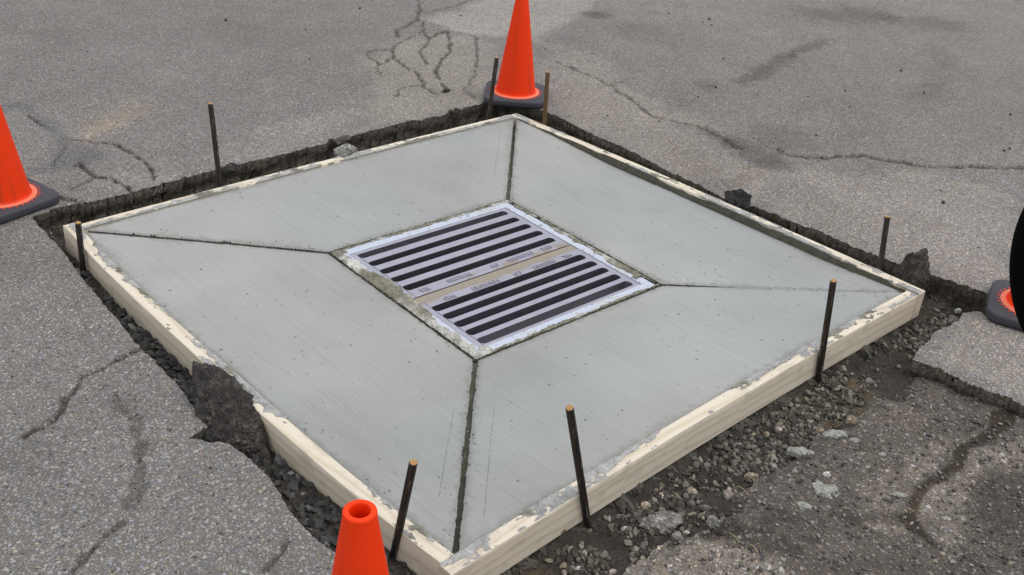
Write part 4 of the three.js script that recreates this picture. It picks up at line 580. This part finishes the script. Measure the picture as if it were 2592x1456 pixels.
{ // small gravel and crumbs, uncountable
  const geos = [rock(301, 1.2, 0.8, 0.95, 3, 0.3, 0.5), rock(302, 1.4, 0.6, 0.9, 3, 0.3, 0.5), rock(303, 1.1, 0.9, 1.2, 3, 0.25, 0.5)];
  const sm_ = new THREE.MeshStandardMaterial({ color: 0xffffff, roughness: 0.95 });
  const M = new THREE.Matrix4(), Q = new THREE.Quaternion(), E = new THREE.Euler(), c = new THREE.Color(), sc = new THREE.Vector3();
  function scatter(name, label, cat, n, seed, pick) { const r = rng(seed); const im = new THREE.InstancedMesh(geos[seed % 3], sm_, n);
    for (let i = 0; i < n; i++) { const { x, y, z, s, col } = pick(r); E.set(r() * 0.8, r() * 6.28, r() * 0.8); sc.set(s, s * (0.7 + 0.3 * r()), s * (0.8 + 0.3 * r())); M.compose(new THREE.Vector3(x, y, z), Q.setFromEuler(E), sc); im.setMatrixAt(i, M); im.setColorAt(i, c.setRGB(...col)); }
    im.name = numbered(name); im.userData = { label, category: cat, kind: 'stuff' }; im.castShadow = im.receiveShadow = true; scene.add(im); }
  const inTrench = (x, z) => ragged(x, z) < -0.004 && (z > 0.93 || x < -0.955 || z < -0.955 || x > 0.965);
  for (let k = 0; k < 3; k++) scatter('trench_gravel', 'loose dark and tan gravel lying in the trench round the boards', 'gravel', 2600, 510 + k, r => { let x, z; do { if (r() < 0.62) { x = mix(-0.98, 1.2, r()); z = mix(0.94, 1.32, r()); } else { x = mix(-1.15, 1.25, r()); z = mix(-1.2, 1.3, r()); } } while (!inTrench(x, z) || oldSD(x, z) > 0.004 || fbm(x * 11 + 70, z * 11, 3) < r() * 0.5 - 0.3);
    const s = 0.0018 + 0.0085 * Math.pow(r(), 3), t = r(), rf = z > 0.93, d = rf ? 0.55 : 0.88, v = t < d ? 0.03 + 0.05 * r() : 0.1 + 0.24 * r() * r(), w = r(); return { x, z, y: floorY(x, z) + s * 0.3, s, col: [v, v * (0.94 - 0.08 * w), v * (0.84 - 0.22 * w)] }; });
  scatter('trench_gravel', 'black broken asphalt bits packed in the narrow trench by the worn pavement edge', 'gravel', 2600, 514, r => { let x, z; do { if (r() < 0.6) { x = mix(-1.13, -0.975, r()); z = mix(-1.15, 1.2, r()); } else { x = mix(-0.95, 1.12, r()); z = mix(-1.17, -0.97, r()); } } while (ragged(x, z) > -0.004);
    const s = 0.003 + 0.012 * Math.pow(r(), 2.2), v = r() < 0.9 ? 0.02 + 0.045 * r() : 0.08 + 0.16 * r(); return { x, z, y: floorY(x, z) + s * 0.35, s, col: [v, v * 0.96, v * 0.9] }; });
  for (let k = 0; k < 2; k++) scatter('asphalt_crumbs', 'loose grit and crumbs on the crumbling lower asphalt', 'grit', 2200, 520 + k, r => { let x, z; do { x = mix(-0.8, 1.1, r()); z = mix(0.95, 1.9, r()); } while (oldSD(x, z) < 0.006 || ragged(x, z) > -0.01);
    const s = 0.0016 + 0.004 * Math.pow(r(), 2.4), t = r(), v = t < 0.55 ? 0.05 + 0.07 * r() : 0.13 + 0.16 * r(); return { x, z, y: HO + 0.01 * fbm(x * 4, z * 4, 3) + 0.003, s, col: [v, v * 0.95, v * 0.87] }; });
  scatter('pavement_crumbs', 'scattered black crumbs lying on the worn asphalt', 'grit', 150, 530, r => { let x, z; do { if (r() < 0.6) { x = mix(1.0, 3.6, r()); z = mix(-1.8, 1.2, r()); } else { x = mix(-2, 3, r()); z = mix(-3, 1, r()); } } while (ragged(x, z) < 0.02); const s = 0.002 + 0.006 * Math.pow(r(), 3), v = 0.02 + 0.04 * r(); return { x, z, y: HA + s * 0.35, s, col: [v, v * 0.97, v * 0.94] }; });
}
{ // splashes of pale mortar on the lower asphalt
  const mat = mortarMat; let i = 0;
  for (const [x, y, rx, rz, lab] of [[620, 428, 0.03, 0.016, 'largest crusty splash of pale mortar on the lower asphalt'], [370, 552, 0.028, 0.014, 'pale mortar splash at the broken rim of the lower asphalt'], [752, 474, 0.013, 0.009, 'small pale mortar drop next to the largest splash'], [1080, 858, 0.014, 0.009, 'pale mortar drop beside the wet trail'], [960, 574, 0.009, 0.006, 'tiny mortar drop alone on the lower asphalt'], [545, 835, 0.034, 0.026, 'flat oval cement smear behind a white pebble'], [380, 950, 0.016, 0.011, 'thin mortar spatter below the cement smear'], [1415, 1035, 0.011, 0.008, 'mortar drop past the bend of the wet trail']]) {
    const q = C8(x, y), c = at(q[0], q[1], HO), sd = (X, Z) => { const a = (X - c.x) * r0.x + (Z - c.z) * r0.z, b = -(X - c.x) * r0.z + (Z - c.z) * r0.x; return (1 - Math.hypot(a / rx, b / rz) + 0.7 * fbm(X * 60, Z * 60, 4)) * Math.min(rx, rz); };
    const g = sheet({ nu: 46, nv: 46, pos: rectPos(c.x - 0.05, c.x + 0.05, c.z - 0.05, c.z + 0.05), sd, height: (X, Z, s) => HO + 0.01 * fbm(X * 4, Z * 4, 3) + 0.003 + Math.min(0.005, s * 0.7) * (1 + 0.8 * fbm(X * 110, Z * 110, 3)), color: (X, Z) => { const n = 1 + 0.35 * vn(X * 170, Z * 170); return [0.31 * n, 0.31 * n, 0.275 * n]; }, uv: (X, Z) => [X / 2.048, Z / 2.048], wall: { rows: [0, -0.004, -0.012], push: () => 0, color: () => [0.3, 0.3, 0.27] } });
    solo('mortar_splash', g, mat, lab, 'mortar', 'mortar splashes on the lower asphalt'); i++; }
  // straws
  const strawMat = new THREE.MeshStandardMaterial({ color: new THREE.Color().setRGB(0.4, 0.33, 0.17), roughness: 0.9 });
  for (const [a, b, lab] of [[[1845, 1222], [1895, 1262], 'dry straw between the pebbles and the cement smear'], [[1845, 1356], [1872, 1382], 'dry straw on the dirt line'], [[1700, 1345], [1740, 1338], 'dry straw beside the rubble lump'], [[1895, 1385], [1918, 1407], 'bent dry straw furthest from the form board']]) {
    const p = at(a[0], a[1], HO), q = at(b[0], b[1], HO); p.y = groundY(p.x, p.z) + 0.005; q.y = groundY(q.x, q.z) + 0.005; const m = p.clone().add(q).multiplyScalar(0.5); m.y = Math.max(p.y, q.y) + 0.003;
    solo('dry_straw', new THREE.TubeGeometry(new THREE.CatmullRomCurve3([p, m, q]), 8, 0.0011, 5), strawMat, lab, 'straw', 'dry straws'); }
}

// ------------------------------------------------------------------ the black rounded thing close to the lens
{
  const d = ray(2716, 684), c = CAM.p.clone().addScaledVector(d, 0.95), k = 0.95 / CAM.f, t = thing('side_mirror', 'black rounded mirror housing close by, covering part of a cone base', 'mirror');
  const g = new THREE.SphereGeometry(1, 40, 28); noiseGeo(g, v => { v.x *= 150 * k; v.y *= 252 * k; v.z *= 0.045; });
  t.position.copy(c); t.quaternion.copy(camera.quaternion);
  part('housing', g, blackMat, t); part('arm', new THREE.CylinderGeometry(0.018, 0.022, 0.3, 16).rotateZ(Math.PI / 2).translate(0.19, -0.03, 0), blackMat, t);
}
renderer.render(scene, camera);
